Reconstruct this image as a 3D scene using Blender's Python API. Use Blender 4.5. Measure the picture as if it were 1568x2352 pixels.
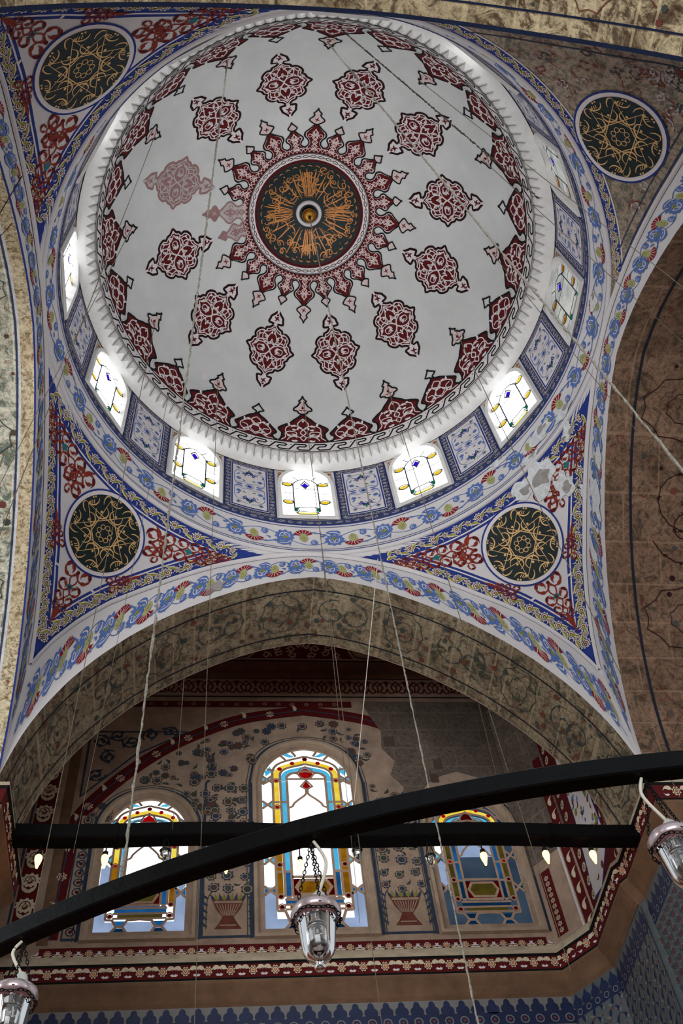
import bpy, math, random
import numpy as np
from mathutils import Matrix, Vector
from mathutils.geometry import tessellate_polygon
for o in list(bpy.data.objects): bpy.data.objects.remove(o)
random.seed(4); RNG=np.random.RandomState(4)
SC=bpy.context.scene; COL=SC.collection
S=4.0; Z0=1.6; PI=math.pi
rad=math.radians
def stk(*a): return np.stack(np.broadcast_arrays(*a),-1)
def W3(a): return np.asarray(a,float)*S+np.array([0,0,Z0])

# ------------------------------------------------------------------ camera
IW,IH=1568,2352
FPX=2297.87; CC=np.array([-0.3872,-1.3246,0.0]); PIT,YAW,ROL=1.0038,0.2267,-0.1638
_f=np.array([math.sin(YAW)*math.cos(PIT),math.cos(YAW)*math.cos(PIT),math.sin(PIT)])
_r0=np.array([math.cos(YAW),-math.sin(YAW),0]); _u0=np.cross(_r0,_f)
_r=math.cos(ROL)*_r0+math.sin(ROL)*_u0; _u=-math.sin(ROL)*_r0+math.cos(ROL)*_u0
cam=bpy.data.cameras.new('camera'); co=bpy.data.objects.new('camera',cam); COL.objects.link(co)
cam.sensor_fit='VERTICAL'; cam.sensor_height=36; cam.lens=36*FPX/IH; cam.clip_start=.05; cam.clip_end=400
co.matrix_world=Matrix(((_r[0],_u[0],-_f[0],CC[0]*S),(_r[1],_u[1],-_f[1],CC[1]*S),(_r[2],_u[2],-_f[2],Z0),(0,0,0,1)))
SC.camera=co
def ray(px,py):
    d=_f*FPX+_r*(px-IW/2)-_u*(py-IH/2); return d/np.linalg.norm(d)
def pl(px,py,ax,v):
    d=ray(px,py); return CC+(v-CC[ax])/d[ax]*d

# ------------------------------------------------------------------ world and lights
w=bpy.data.worlds.new('world'); SC.world=w; w.use_nodes=True
bg=w.node_tree.nodes['Background']; bg.inputs[0].default_value=(.86,.93,1.0,1); bg.inputs[1].default_value=.60
def area(name,loc,target,size,power,color=(1,1,1),sy=None):
    l=bpy.data.lights.new(name,'AREA'); l.shape='RECTANGLE'; l.size=size; l.size_y=sy or size; l.energy=power; l.color=color
    o=bpy.data.objects.new(name,l); COL.objects.link(o); o.location=loc
    o.rotation_euler=(Vector(target)-Vector(loc)).to_track_quat('-Z','Y').to_euler(); return o
# daylight from the window walls of the neighbouring bays
area('daylight_from_left_nave',(-13,-8,7),(1,2,13),8,1300,(1,.99,.97),6)
area('daylight_from_nave_behind',(-3,-17,5),(0,2,14),9,1100,(.97,.99,1),6)
area('daylight_from_right_nave',(12,-9,6),(-1,2,12),6,350,(1,.94,.86),5)
# added fill light, unseen below the frame, aimed up to brighten the dome
_l=area('dome_fill_light',(0,.9,2.6),(0,0,20),2.2,80,(.97,.99,1)); _l.data.shape='DISK'; _l.data.spread=rad(46)
SC.view_settings.view_transform='Standard'; SC.view_settings.look='None'; SC.view_settings.gamma=1
SC.view_settings.exposure=0.0

# ------------------------------------------------------------------ materials
def lin(c): 
    c=np.array(c,float)/255; return tuple(np.where(c<=.04045,c/12.92,((c+.055)/1.055)**2.4))+(1,)
MATS={}
def mat(name,rgb,rough=.85,var=.12,scale=6,bump=.0,metal=0,spec=.25):
    m=bpy.data.materials.new(name); m.use_nodes=True; nt=m.node_tree; b=nt.nodes['Principled BSDF']
    b.inputs['Roughness'].default_value=rough; b.inputs['Metallic'].default_value=metal; b.inputs['Specular IOR Level'].default_value=spec
    c=lin(rgb); tc=nt.nodes.new('ShaderNodeTexCoord'); n=nt.nodes.new('ShaderNodeTexNoise'); n.inputs['Scale'].default_value=scale; n.inputs['Detail'].default_value=6
    n.inputs['Roughness'].default_value=.65
    nt.links.new(tc.outputs['Object'],n.inputs['Vector'])
    r=nt.nodes.new('ShaderNodeValToRGB'); r.color_ramp.elements[0].position=.3; r.color_ramp.elements[1].position=.7
    r.color_ramp.elements[0].color=tuple(x*(1-var) for x in c[:3])+(1,); r.color_ramp.elements[1].color=tuple(min(1,x*(1+var)) for x in c[:3])+(1,)
    nt.links.new(n.outputs['Fac'],r.inputs[0]); nt.links.new(r.outputs[0],b.inputs['Base Color'])
    if bump:
        bp=nt.nodes.new('ShaderNodeBump'); bp.inputs['Strength'].default_value=bump; bp.inputs['Distance'].default_value=.02
        nt.links.new(n.outputs['Fac'],bp.inputs['Height']); nt.links.new(bp.outputs[0],b.inputs['Normal'])
    MATS[name]=m; return m
def emat(name,rgb,st,rgb2=None,scale=1.5):
    m=bpy.data.materials.new(name); m.use_nodes=True; nt=m.node_tree; nt.nodes.clear()
    o=nt.nodes.new('ShaderNodeOutputMaterial'); e=nt.nodes.new('ShaderNodeEmission'); e.inputs[0].default_value=lin(rgb); e.inputs[1].default_value=st
    if rgb2:
        tc=nt.nodes.new('ShaderNodeTexCoord'); n=nt.nodes.new('ShaderNodeTexNoise'); n.inputs['Scale'].default_value=scale; n.inputs['Detail'].default_value=3
        nt.links.new(tc.outputs['Object'],n.inputs['Vector']); r=nt.nodes.new('ShaderNodeValToRGB')
        r.color_ramp.elements[0].position=.35; r.color_ramp.elements[1].position=.65; r.color_ramp.elements[0].color=lin(rgb); r.color_ramp.elements[1].color=lin(rgb2)
        nt.links.new(n.outputs['Fac'],r.inputs[0]); nt.links.new(r.outputs[0],e.inputs[0])
    nt.links.new(e.outputs[0],o.inputs[0]); MATS[name]=m; return m
def fresco(name,base,dark,green,red,contrast=1.0,joint=True,blot=7.0):
    """old flaking wall painting: plaster with worn foliage blotches and block joints"""
    m=bpy.data.materials.new(name); m.use_nodes=True; nt=m.node_tree; L=nt.links; b=nt.nodes['Principled BSDF']; b.inputs['Roughness'].default_value=.9
    b.inputs['Specular IOR Level'].default_value=.15
    tc=nt.nodes.new('ShaderNodeTexCoord')
    def noise(s,d=5,r=.6,dist=0):
        n=nt.nodes.new('ShaderNodeTexNoise'); n.inputs['Scale'].default_value=s; n.inputs['Detail'].default_value=d; n.inputs['Roughness'].default_value=r; n.inputs['Distortion'].default_value=dist
        L.new(tc.outputs['Object'],n.inputs['Vector']); return n
    def ramp(src,p0,p1,out='Fac'):
        r=nt.nodes.new('ShaderNodeValToRGB'); r.color_ramp.elements[0].position=p0; r.color_ramp.elements[1].position=p1; L.new(src.outputs[out],r.inputs[0]); return r
    def mix(fac,a,bb,k=1.0):
        x=nt.nodes.new('ShaderNodeMix'); x.data_type='RGBA'
        if k!=1.0:
            mm=nt.nodes.new('ShaderNodeMath'); mm.operation='MULTIPLY'; mm.inputs[1].default_value=k; L.new(fac,mm.inputs[0]); fac=mm.outputs[0]
        L.new(fac,x.inputs['Factor'])
        for sl,v in (('A',a),('B',bb)):
            i=[q for q in x.inputs if q.name==sl and q.type=='RGBA'][0]
            if isinstance(v,tuple): i.default_value=v
            else: L.new(v,i)
        return [q for q in x.outputs if q.type=='RGBA'][0]
    r0=ramp(noise(1.7),.35,.7); c=mix(r0.outputs[0],lin(base),lin(dark),.75)
    g=ramp(noise(blot,6,.7,1.2),.5,.6); c=mix(g.outputs[0],c,lin(green),.8*contrast)
    rr=ramp(noise(blot*.8,6,.72,1.6),.55,.63); c=mix(rr.outputs[0],c,lin(red),.75*contrast)
    v=nt.nodes.new('ShaderNodeTexVoronoi'); v.feature='DISTANCE_TO_EDGE'; v.inputs['Scale'].default_value=2.4
    dn=noise(3,4); am=nt.nodes.new('ShaderNodeMix'); am.data_type='VECTOR'; am.inputs['Factor'].default_value=.22
    vi=[q for q in am.inputs if q.type=='VECTOR']; L.new(tc.outputs['Object'],vi[0]); L.new(dn.outputs['Color'],vi[1])
    L.new([q for q in am.outputs if q.type=='VECTOR'][0],v.inputs['Vector'])
    cr=ramp(v,.0,.02,'Distance'); cr.color_ramp.elements[0].color=(1,1,1,1); cr.color_ramp.elements[1].color=(0,0,0,1)
    c=mix(cr.outputs[0],c,lin([x*.5 for x in dark]),.35*contrast)
    f=ramp(noise(17,5,.85),.47,.66); c=mix(f.outputs[0],c,lin([x*.42 for x in dark]),.68)
    if joint:
        bk=nt.nodes.new('ShaderNodeTexBrick'); bk.inputs['Scale'].default_value=1.0; bk.inputs['Mortar Size'].default_value=.012; bk.inputs['Brick Width'].default_value=1.1; bk.inputs['Row Height'].default_value=.45
        bk.inputs['Color1'].default_value=(0,0,0,1); bk.inputs['Color2'].default_value=(.0,.0,.0,1); bk.inputs['Mortar'].default_value=(1,1,1,1)
        mp=nt.nodes.new('ShaderNodeMapping'); mp.inputs['Rotation'].default_value=(PI/2,0,0); L.new(tc.outputs['Object'],mp.inputs[0]); L.new(mp.outputs[0],bk.inputs['Vector'])
        c=mix(bk.outputs['Color'],c,lin([min(255,x*1.15) for x in base]),.35)
    L.new(c,b.inputs['Base Color'])
    bp=nt.nodes.new('ShaderNodeBump'); bp.inputs['Strength'].default_value=.35; bp.inputs['Distance'].default_value=.02; L.new(f.outputs[0],bp.inputs['Height']); L.new(bp.outputs[0],b.inputs['Normal'])
    MATS[name]=m; return m
mat('white_plaster',(205,202,203),.9,.05,1.6,.15)
mat('dome_plaster',(200,202,201),.9,.09,1.1,.12)
mat('cornice_plaster',(222,221,218),.85,.08,5,.2)
mat('cream_paint',(208,196,170),.9,.12,9)
mat('frame_plaster',(170,150,130),.9,.18,5,.3)
mat('brown_moulding',(112,86,66),.9,.25,4,.3)
mat('beige_moulding',(178,164,142),.9,.2,4,.3)
mat('black_paint',(16,18,20),.8,.2)
mat('maroon_dark',(34,6,10),.85,.2)
mat('maroon',(86,14,16),.85,.2,9)
mat('red_paint',(132,20,26),.85,.15,9)
mat('brick_red',(128,44,32),.85,.2,9)
mat('pink_white',(206,188,186),.85,.1,9)
mat('pale_line',(212,206,206),.85,.06,9)
mat('royal_blue',(34,52,124),.85,.2,7)
mat('deep_blue',(28,38,92),.85,.25,8)
mat('slate_blue',(52,62,96),.85,.25,8)
mat('sky_blue',(82,110,170),.85,.15,8)
mat('blue_green',(40,104,112),.85,.15,8)
mat('leaf_green',(52,106,72),.85,.15,8)
mat('olive',(132,132,48),.85,.15,8)
mat('olive_pale',(160,160,110),.85,.15,8)
mat('disc_green',(9,26,28),.55,.35,5)
mat('gold_paint',(176,114,48),.5,.2,8,0,.25,.5)
mat('gold_pale',(205,165,105),.5,.2,8,0,.2,.5)
mat('faded_red',(146,112,110),.9,.15,8)
mat('faded_pale',(178,170,168),.9,.1,8)
mat('orange_paint',(190,100,40),.85,.15,8)
mat('peeled_plaster',(205,208,210),.95,.22,14,.5)
mat('peeled_grey',(150,146,142),.95,.25,12,.5)
mat('stone_blocks',(120,110,100),.95,.22,3,.4)
mat('dim_green',(62,70,66),.9,.25,8)
mat('dim_blue',(52,64,84),.9,.25,8)
mat('olive_dim',(92,88,50),.9,.2)
mat('navy_line',(22,34,62),.9,.2)
mat('line_dark',(26,30,42),.9,.2)
mat('vase_brown',(110,60,50),.9,.25,8)
mat('panel_plaster',(164,142,124),.9,.26,3,.25)
mat('dark_panel',(84,70,62),.9,.22,3,.2)
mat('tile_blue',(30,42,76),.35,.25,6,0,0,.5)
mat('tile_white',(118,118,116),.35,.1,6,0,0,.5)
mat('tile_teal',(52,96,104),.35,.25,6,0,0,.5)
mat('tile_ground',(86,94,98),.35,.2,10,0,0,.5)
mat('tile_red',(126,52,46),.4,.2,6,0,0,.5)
mat('blackened_wood',(5,5,6),.5,.5,9,.4,0,.12)
mat('worn_iron',(5,6,7),.42,.5,7,.4,.0,.12)
mat('floor_carpet',(120,60,46),.95,.2,3)
mat('brass_ball',(214,160,70),.25,.1,6,0,1,.5)
mat('rope_fibre',(150,146,134),.8,.5,60,.5)
mat('wire_metal',(120,110,92),.45,.3,30,0,.5)
mat('white_cord',(226,222,205),.6,.06)
mat('dark_rope',(60,52,44),.8,.6,50,.5)
mat('chain_metal',(26,25,26),.5,.3,30,0,.6)
mat('socket_plastic',(206,206,200),.4,.05)
mat('rim_metal',(200,184,186),.25,.1,8,0,.6,.5)
mat('tracery_lead',(60,66,72),.8,.2)
mat('tracery_plaster',(178,150,128),.9,.15,9)
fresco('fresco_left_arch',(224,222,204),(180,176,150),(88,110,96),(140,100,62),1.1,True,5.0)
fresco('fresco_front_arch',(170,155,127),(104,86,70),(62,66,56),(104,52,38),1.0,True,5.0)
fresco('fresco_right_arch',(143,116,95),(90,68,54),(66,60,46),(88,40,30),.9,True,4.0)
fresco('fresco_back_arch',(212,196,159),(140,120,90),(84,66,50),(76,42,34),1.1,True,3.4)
fresco('fresco_pendentive',(178,164,146),(150,130,110),(116,116,104),(122,70,58),1.3,False,4.5)
fresco('bare_masonry',(128,116,104),(92,82,74),(98,92,86),(110,86,72),.5)
fresco('ochre_edge',(226,214,182),(196,174,134),(130,110,74),(150,70,44),1.1,False,9)
emat('glass_daylight',(252,254,255),1.6)
emat('glass_drum_daylight',(250,253,255),3.5)
emat('glass_soft_white',(235,242,255),1.5,(255,255,255))
emat('glass_yellow',(250,205,40),.85,(255,230,90),6)
emat('glass_pale_yellow',(255,238,110),1.0)
emat('glass_orange',(205,140,20),.5,(170,110,15),8)
emat('glass_amber',(150,96,20),.45,(190,130,20),6)
emat('glass_olive',(96,84,34),.35,(120,104,40),6)
emat('glass_sky',(90,200,240),.85,(70,180,235),3)
emat('glass_blue',(40,120,190),.5,(30,90,150),3)
emat('glass_deep_blue',(20,60,100),.3,(25,80,130),3)
emat('glass_violet',(50,20,225),.8)
emat('glass_green',(0,140,100),.5)
emat('glass_red',(190,10,15),.7,(140,8,10),9)
emat('glass_dark_red',(96,6,10),.4)
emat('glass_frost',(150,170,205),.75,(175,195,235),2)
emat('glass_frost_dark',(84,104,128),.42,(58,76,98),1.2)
emat('glass_grey',(214,214,208),.8,(160,165,165),3)
emat('bulb_glow',(255,184,92),8)
def glassmat():
    m=bpy.data.materials.new('clear_glass'); m.use_nodes=True; b=m.node_tree.nodes['Principled BSDF']
    b.inputs['Base Color'].default_value=(.97,.98,.98,1); b.inputs['Transmission Weight'].default_value=1; b.inputs['Roughness'].default_value=.03; b.inputs['IOR'].default_value=1.45
    MATS['clear_glass']=m
glassmat()

# ------------------------------------------------------------------ mesh building
class MB:
    def __init__(s): s.v=[]; s.f=[]; s.m=[]; s.n=0; s.names=[]
    def mi(s,name):
        if name not in s.names: s.names.append(name)
        return s.names.index(name)
    def add(s,V,F,m):
        V=np.asarray(V,float); k=s.mi(m)
        s.v.append(V); s.f.extend([tuple(i+s.n for i in f) for f in F]); s.m.extend([k]*len(F)); s.n+=len(V)
    def grid(s,V,m,closeu=False,closev=False):
        V=np.asarray(V,float); a,b=V.shape[:2]; F=[]
        for i in range(a if closeu else a-1):
            for j in range(b if closev else b-1):
                i2=(i+1)%a; j2=(j+1)%b; F.append((i*b+j,i2*b+j,i2*b+j2,i*b+j2))
        s.add(V.reshape(-1,3),F,m)
    def build(s,name,parent=None,smooth=False,world=False,origin=None):
        V=np.concatenate(s.v) if s.v else np.zeros((0,3))
        if not world: V=W3(V)
        og=np.zeros(3)
        if parent is not None: og=np.array(parent.matrix_world.translation)
        elif origin is not None: og=np.asarray(origin,float)
        V=V-og
        me=bpy.data.meshes.new(name); me.from_pydata(V.tolist(),[],s.f)
        for n in s.names: me.materials.append(MATS[n])
        me.polygons.foreach_set('material_index',s.m)
        if smooth: me.polygons.foreach_set('use_smooth',[True]*len(me.polygons))
        me.update()
        o=bpy.data.objects.new(name,me); COL.objects.link(o)
        if parent is not None: o.parent=parent
        elif origin is not None: o.location=origin
        return o
def empty(name,loc,wld=False):
    o=bpy.data.objects.new(name,None); COL.objects.link(o); o.location=loc if wld else W3(loc); o.empty_display_size=.1
    bpy.context.view_layer.update(); return o
def tag(o,label=None,cat=None,group=None,kind=None):
    for k,v in (('label',label),('category',cat),('group',group),('kind',kind)):
        if v: o[k]=v
    return o
def cr(P,n=6,closed=False):
    P=np.asarray(P,float); N=len(P); out=[]
    t=np.linspace(0,1,n,endpoint=False)[:,None]
    rng=range(N) if closed else range(N-1)
    for i in rng:
        if closed: p0,p1,p2,p3=P[i-1],P[i],P[(i+1)%N],P[(i+2)%N]
        else: p0=P[max(i-1,0)];p1=P[i];p2=P[i+1];p3=P[min(i+2,N-1)]
        out.append(.5*((2*p1)+(-p0+p2)*t+(2*p0-5*p1+4*p2-p3)*t*t+(-p0+3*p1-3*p2+p3)*t**3))
    if not closed: out.append(P[-1:])
    return np.concatenate(out)
def resamp(P,seg,closed=False):
    P=np.asarray(P,float)
    if closed: P=np.vstack([P,P[:1]])
    out=[P[:1]]
    for a,b in zip(P[:-1],P[1:]):
        k=max(1,int(math.ceil(np.linalg.norm(b-a)/seg))); t=(np.arange(1,k+1)/k)[:,None]; out.append(a+(b-a)*t)
    Q=np.concatenate(out)
    return Q[:-1] if closed else Q
def normals(P,closed):
    if closed: d=np.roll(P,-1,0)-np.roll(P,1,0); d1=np.roll(P,-1,0)-P; d0=P-np.roll(P,1,0)
    else: d=np.gradient(P,axis=0); d1=np.vstack([P[1:]-P[:-1],P[-1:]-P[-2:-1]]); d0=np.vstack([P[1:2]-P[:1],P[1:]-P[:-1]])
    def nz(x): l=np.linalg.norm(x,axis=1,keepdims=True); return x/np.where(l<1e-12,1,l)
    a,b=nz(d0),nz(d1); t=nz(a+b); c=np.clip((t*b).sum(1),.5,1)[:,None]
    return np.stack([-t[:,1],t[:,0]],1)/c
def offp(P,d,closed=True):
    P=np.asarray(P,float)
    A=.5*np.sum(P[:,0]*np.roll(P[:,1],-1)-np.roll(P[:,0],-1)*P[:,1])
    return P+normals(P,closed)*(d if A>0 or not closed else -d)
class Deco:
    """painted ornament: ribbons and patches laid on a surface f(u,v,off)->xyz"""
    def __init__(s,mb,f,seg,lay=.0004,base=.0006): s.mb=mb;s.f=f;s.seg=seg;s.lay=lay;s.base=base;s.T=None;s.k=0; s.clip=None
    def put(s,P,F,col,L):
        P=np.asarray(P,float)
        if s.T is not None: P=s.T(P)
        s.k=(s.k+1)%40
        s.mb.add(s.f(P[:,0],P[:,1],s.base+L*s.lay+s.k*s.lay*.018),F,col)
    def stroke(s,P,w,col,L=2,closed=False,smooth=0):
        P=np.asarray(P,float)
        if smooth: P=cr(P,smooth,closed)
        wa=np.ndim(w)>0
        if wa:
            w=np.interp(np.linspace(0,1,len(P)),np.linspace(0,1,len(w)),w)
            Q=resamp(np.column_stack([P,w]),s.seg,closed); P=Q[:,:2]; w=Q[:,2:]
        else: P=resamp(P,s.seg,closed)
        n=normals(P,closed); A=P+n*w/2; B=P-n*w/2; N=len(P)
        V=np.empty((2*N,2)); V[0::2]=A; V[1::2]=B
        F=[(2*i,2*i+1,2*i+3,2*i+2) for i in range(N-1)]
        if closed: F.append((2*N-2,2*N-1,1,0))
        s.put(V,F,col,L)
    def star(s,P,c,col,L=1,nr=None):
        P=resamp(P,s.seg,True); c=np.asarray(c,float); N=len(P)
        if nr is None: nr=max(1,int(math.ceil(np.linalg.norm(P-c,axis=1).max()/s.seg)))
        V=[c[None]]; F=[]
        for k in range(1,nr+1): V.append(c+(P-c)*k/nr)
        for j in range(N):
            j2=(j+1)%N; F.append((0,1+j,1+j2))
            for k in range(1,nr): a=1+(k-1)*N; b=1+k*N; F.append((a+j,b+j,b+j2,a+j2))
        s.put(np.concatenate(V),F,col,L)
    def rows(s,y,xl,xr,col,L=1):
        y=np.asarray(y,float); xl=np.asarray(xl,float); xr=np.asarray(xr,float); n=max(1,int(math.ceil((xr-xl).max()/s.seg)))
        t=np.linspace(0,1,n+1); X=xl[:,None]+(xr-xl)[:,None]*t; V=np.stack([X,np.repeat(y[:,None],n+1,1)],2).reshape(-1,2); m=n+1
        F=[(i*m+j,i*m+j+1,(i+1)*m+j+1,(i+1)*m+j) for i in range(len(y)-1) for j in range(n)]
        s.put(V,F,col,L)
    def rect(s,x0,x1,y0,y1,col,L=1):
        n=max(2,int(math.ceil(abs(y1-y0)/s.seg))+1); y=np.linspace(y0,y1,n); s.rows(y,np.full(n,x0),np.full(n,x1),col,L)
    def disc(s,c,r,col,L=3,n=10): 
        a=np.linspace(0,2*PI,n,endpoint=False); s.star(np.c_[c[0]+r*np.cos(a),c[1]+r*np.sin(a)],c,col,L,1 if r<s.seg else None)
    def circle(s,c,r,w,col,L=3,n=24):
        a=np.linspace(0,2*PI,n,endpoint=False); s.stroke(np.c_[c[0]+r*np.cos(a),c[1]+r*np.sin(a)],w,col,L,True)
def tf(P,c,ang=0,sc=1,mir=1):
    P=np.asarray(P,float)*[mir,1]; ca,sa=math.cos(ang),math.sin(ang)
    return np.c_[P[:,0]*ca-P[:,1]*sa,P[:,0]*sa+P[:,1]*ca]*sc+np.asarray(c)
# ---- painted motifs (local size about 1)
def comma(D,c,ang,ln,wd,bend,col,L=3,vein=None):
    t=np.linspace(0,1,9); P=np.c_[bend*ln*np.sin(t*PI*.9),t*ln]; w=np.array([.15,.75,1,.95,.75,.5,.3,.15,.02])*wd
    Q=tf(P,c,ang); D.stroke(Q,w,col,L)
    if vein: D.stroke(Q[1:7],wd*.16,vein,L+1)
def spiral(c,r,a0,turns,d,n=None):
    n=n or int(10*turns)+6; t=np.linspace(0,1,n); a=a0+d*2*PI*turns*t; rr=r*(1-.82*t); return np.c_[c[0]+rr*np.cos(a),c[1]+rr*np.sin(a)]
def leaves(D,P,size,col,L=3,step=3,side=1):
    for i in range(1,len(P)-2,step):
        d=P[i+1]-P[i]; a=math.atan2(d[1],d[0]); sgn=side if (i//step)%2 else -side
        comma(D,P[i],a-PI/2+sgn*.7,size,size*.5,.3*sgn,col,L)
def petals(D,c,r,n,col,L=3,depth=.25,rot=0):
    a=np.linspace(0,2*PI,n*6,endpoint=False); rr=r*(1-depth*np.abs(np.cos(a*n/2))**2.0); D.star(np.c_[c[0]+rr*np.cos(a+rot),c[1]+rr*np.sin(a+rot)],c,col,L)
def rosette(D,c,r,cols,L=3,n=8):
    petals(D,c,r,n,cols[0],L); D.circle(c,r*.62,r*.14,cols[1],L+1,16); D.disc(c,r*.34,cols[2],L+1); D.disc(c,r*.13,cols[0],L+2,6)
def carnation(D,c,ang,s,red='red_paint',green='olive_pale',vein='pale_line',L=4):
    a=np.linspace(-1.25,1.25,25); rr=s*(1-.13*(np.arange(25)%2))*(1+.0*a)
    P=np.vstack([[[0,.05*s]],np.c_[rr*np.sin(a),rr*np.cos(a)*.92]]); D.star(tf(P,c,ang),tf([[0,.3*s]],c,ang)[0],red,L)
    for k in (-.85,-.42,0,.42,.85): D.stroke(tf([[.2*s*math.sin(k),.2*s*math.cos(k)],[.88*s*math.sin(k),.82*s*math.cos(k)]],c,ang),s*.05,vein,L+1)
    Q=[[0,.42*s],[.3*s,.12*s],[.4*s,-.3*s],[.22*s,-.62*s],[0,-.8*s],[-.22*s,-.62*s],[-.4*s,-.3*s],[-.3*s,.12*s]]
    D.star(tf(cr(Q,3,True),c,ang),tf([[0,-.15*s]],c,ang)[0],green,L+2)
    D.stroke(tf([[-.2*s,-.1*s],[0,-.28*s],[.2*s,-.1*s]],c,ang),s*.06,'olive',L+3); D.stroke(tf([[-.18*s,-.4*s],[0,-.55*s],[.18*s,-.4*s]],c,ang),s*.06,'olive',L+3)
def peony(D,c,ang,s,col='sky_blue',core='olive',L=4,line='pale_line'):
    a=np.linspace(0,2*PI,44,endpoint=False); rr=s*(1-.16*(np.arange(44)%4<2)); rr=rr*(1+.12*np.cos(a-PI/2))
    D.star(tf(np.c_[rr*np.cos(a)*1.05,rr*np.sin(a)*.9],c,ang),c,col,L)
    D.stroke(tf([[-.55*s,-.1*s],[-.4*s,.4*s],[0,.58*s],[.4*s,.4*s],[.55*s,-.1*s]],c,ang),s*.09,line,L+1,smooth=4)
    for k in (-1,1): D.stroke(tf([[0,.5*s],[k*.12*s,.1*s],[k*.4*s,.0]],c,ang),s*.07,line,L+1)
    if core: comma(D,tf([[-.1*s,-.3*s]],c,ang)[0],ang-.4,.62*s,.34*s,.3,core,L+2); comma(D,tf([[.12*s,-.3*s]],c,ang)[0],ang+.7,.5*s,.26*s,-.3,core,L+2)
def band(D,L0,H,n,flip=0,dense=1,off=0):
    """floral band of length L0, height H (y 0..H): scroll stem, carnations, peonies, long leaves"""
    p=L0/n
    for i in range(n):
        x=off+(i+.5)*p; up=1 if (i+flip)%2 else -1; yc=H/2; A=H*.30
        t=np.linspace(0,1,17); P=np.c_[x-p/2+p*t,yc-up*A*np.cos(t*PI)]
        D.stroke(P,H*.035,'sky_blue',3)
        D.stroke(np.c_[P[:,0],2*yc-P[:,1]],H*.022,'sky_blue',3)
        leaves(D,P,H*.13,'sky_blue',3,3)
        comma(D,(x-p*.18,yc-up*H*.28),-up*.9+(0 if up>0 else PI),H*.6,H*.17,.32*up,'sky_blue',4,'pale_line')
        peony(D,(x-p*.02,yc+up*H*.05),0 if up>0 else PI,H*.30)
        carnation(D,(x+p*.36,yc+up*H*.10),(0 if up>0 else PI)+.1,H*.34)
        peony(D,(x-p*.42,yc+up*H*.18),PI*.5,H*.13,'sky_blue',None)
        for k in range(3):
            comma(D,(x+p*(-.3+.2*k),yc-up*H*(.12+.05*k)),1.2*up+k,H*.2,H*.07,.2,'sky_blue',4)
def vine(D,pts,w,step,cols,L=5,bg=None,big=True):
    """small flowers and leaves along a polyline"""
    P=resamp(cr(pts,4) if len(pts)<12 else np.asarray(pts,float),step); n=normals(P,False)
    for i in range(1,len(P)-1):
        d=P[i+1]-P[i-1]; a=math.atan2(d[1],d[0])
        k=i%4
        if k==0: rosette(D,P[i],w*.40,(cols[0],cols[1],cols[2]),L,9)
        elif k==2:
            rosette(D,P[i],w*.27,(cols[0],cols[2],cols[1]),L,7)
        else:
            comma(D,P[i]-.45*w*np.array([math.cos(a-.5),math.sin(a-.5)]),a-PI/2-.55*(1 if k==1 else -1),w*1.0,w*.30,.15,cols[0],L)
            comma(D,P[i]-.38*w*np.array([math.cos(a-.5),math.sin(a-.5)]),a-PI/2-.55*(1 if k==1 else -1),w*.8,w*.17,.15,cols[3],L+1)
        for sd in (-1,1): comma(D,P[i]+n[i]*sd*w*.1,a-PI/2+sd*.9+.5,w*.42,w*.09,.3*sd,cols[0],L)
def scrollfill(D,x0,x1,y0,y1,r,col,bgL=3,seed=0,lw=.16,leaf=.55):
    """interlocking spiral scrolls filling a rectangle"""
    rs=np.random.RandomState(seed); nx=max(1,int(round((x1-x0)/(2*r)))); ny=max(1,int(round((y1-y0)/(2*r))))
    sx=(x1-x0)/nx; sy=(y1-y0)/ny
    for i in range(nx):
        for j in range(ny):
            c=(x0+(i+.5)*sx,y0+(j+.5)*sy); d=1 if (i+j)%2 else -1
            P=spiral(c,min(sx,sy)*.5,PI/2*(i+j)+.3,1.2,d); D.stroke(P,r*lw,col,bgL)
            leaves(D,P,r*leaf,col,bgL,4,d)

# ------------------------------------------------------------------ geometry numbers
R=1.028; ZD=3.921; RD=.955
ARX=np.array([0,.1,.2,.3,.4,.5,.6,.7,.8,.88,.94,.98,1.01,1.028]); ARZ=np.array([3.287,3.27,3.238,3.192,3.135,3.068,2.99,2.895,2.775,2.655,2.535,2.435,2.33,2.22])
PR=np.array([1.028,1.058,1.10,1.185,1.21,1.296,1.338,1.366,1.407,1.435,1.454]); PZ=np.array([3.445,3.40,3.348,3.235,3.2,3.09,3.018,2.965,2.87,2.78,2.70])
def pend_z(r): return np.interp(r,PR,PZ)
_xs=np.linspace(-R,R,161); INN=np.c_[_xs,np.interp(np.abs(_xs),ARX,ARZ)]
# smooth the inner arch a little except for its point
for _ in range(3):
    z=INN[:,1].copy(); z[1:80]=(INN[0:79,1]+INN[1:80,1]*2+INN[2:81,1])/4; z[81:160]=(INN[80:159,1]+INN[81:160,1]*2+INN[82:161,1])/4; INN[:,1]=z
OUT=np.c_[_xs,pend_z(np.sqrt(R*R+_xs**2))]
def arcl(P): return np.concatenate([[0],np.cumsum(np.linalg.norm(np.diff(P,axis=0),axis=1))])
AI=arcl(INN); AO=arcl(OUT); LI=AI[-1]
def rotz(k):   # wall k: 0 front(+y) 1 right(+x) 2 back 3 left
    a=-k*PI/2; return np.array([[math.cos(a),-math.sin(a),0],[math.sin(a),math.cos(a),0],[0,0,1]])
def struct(o): o['kind']='structure'; return o

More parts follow.
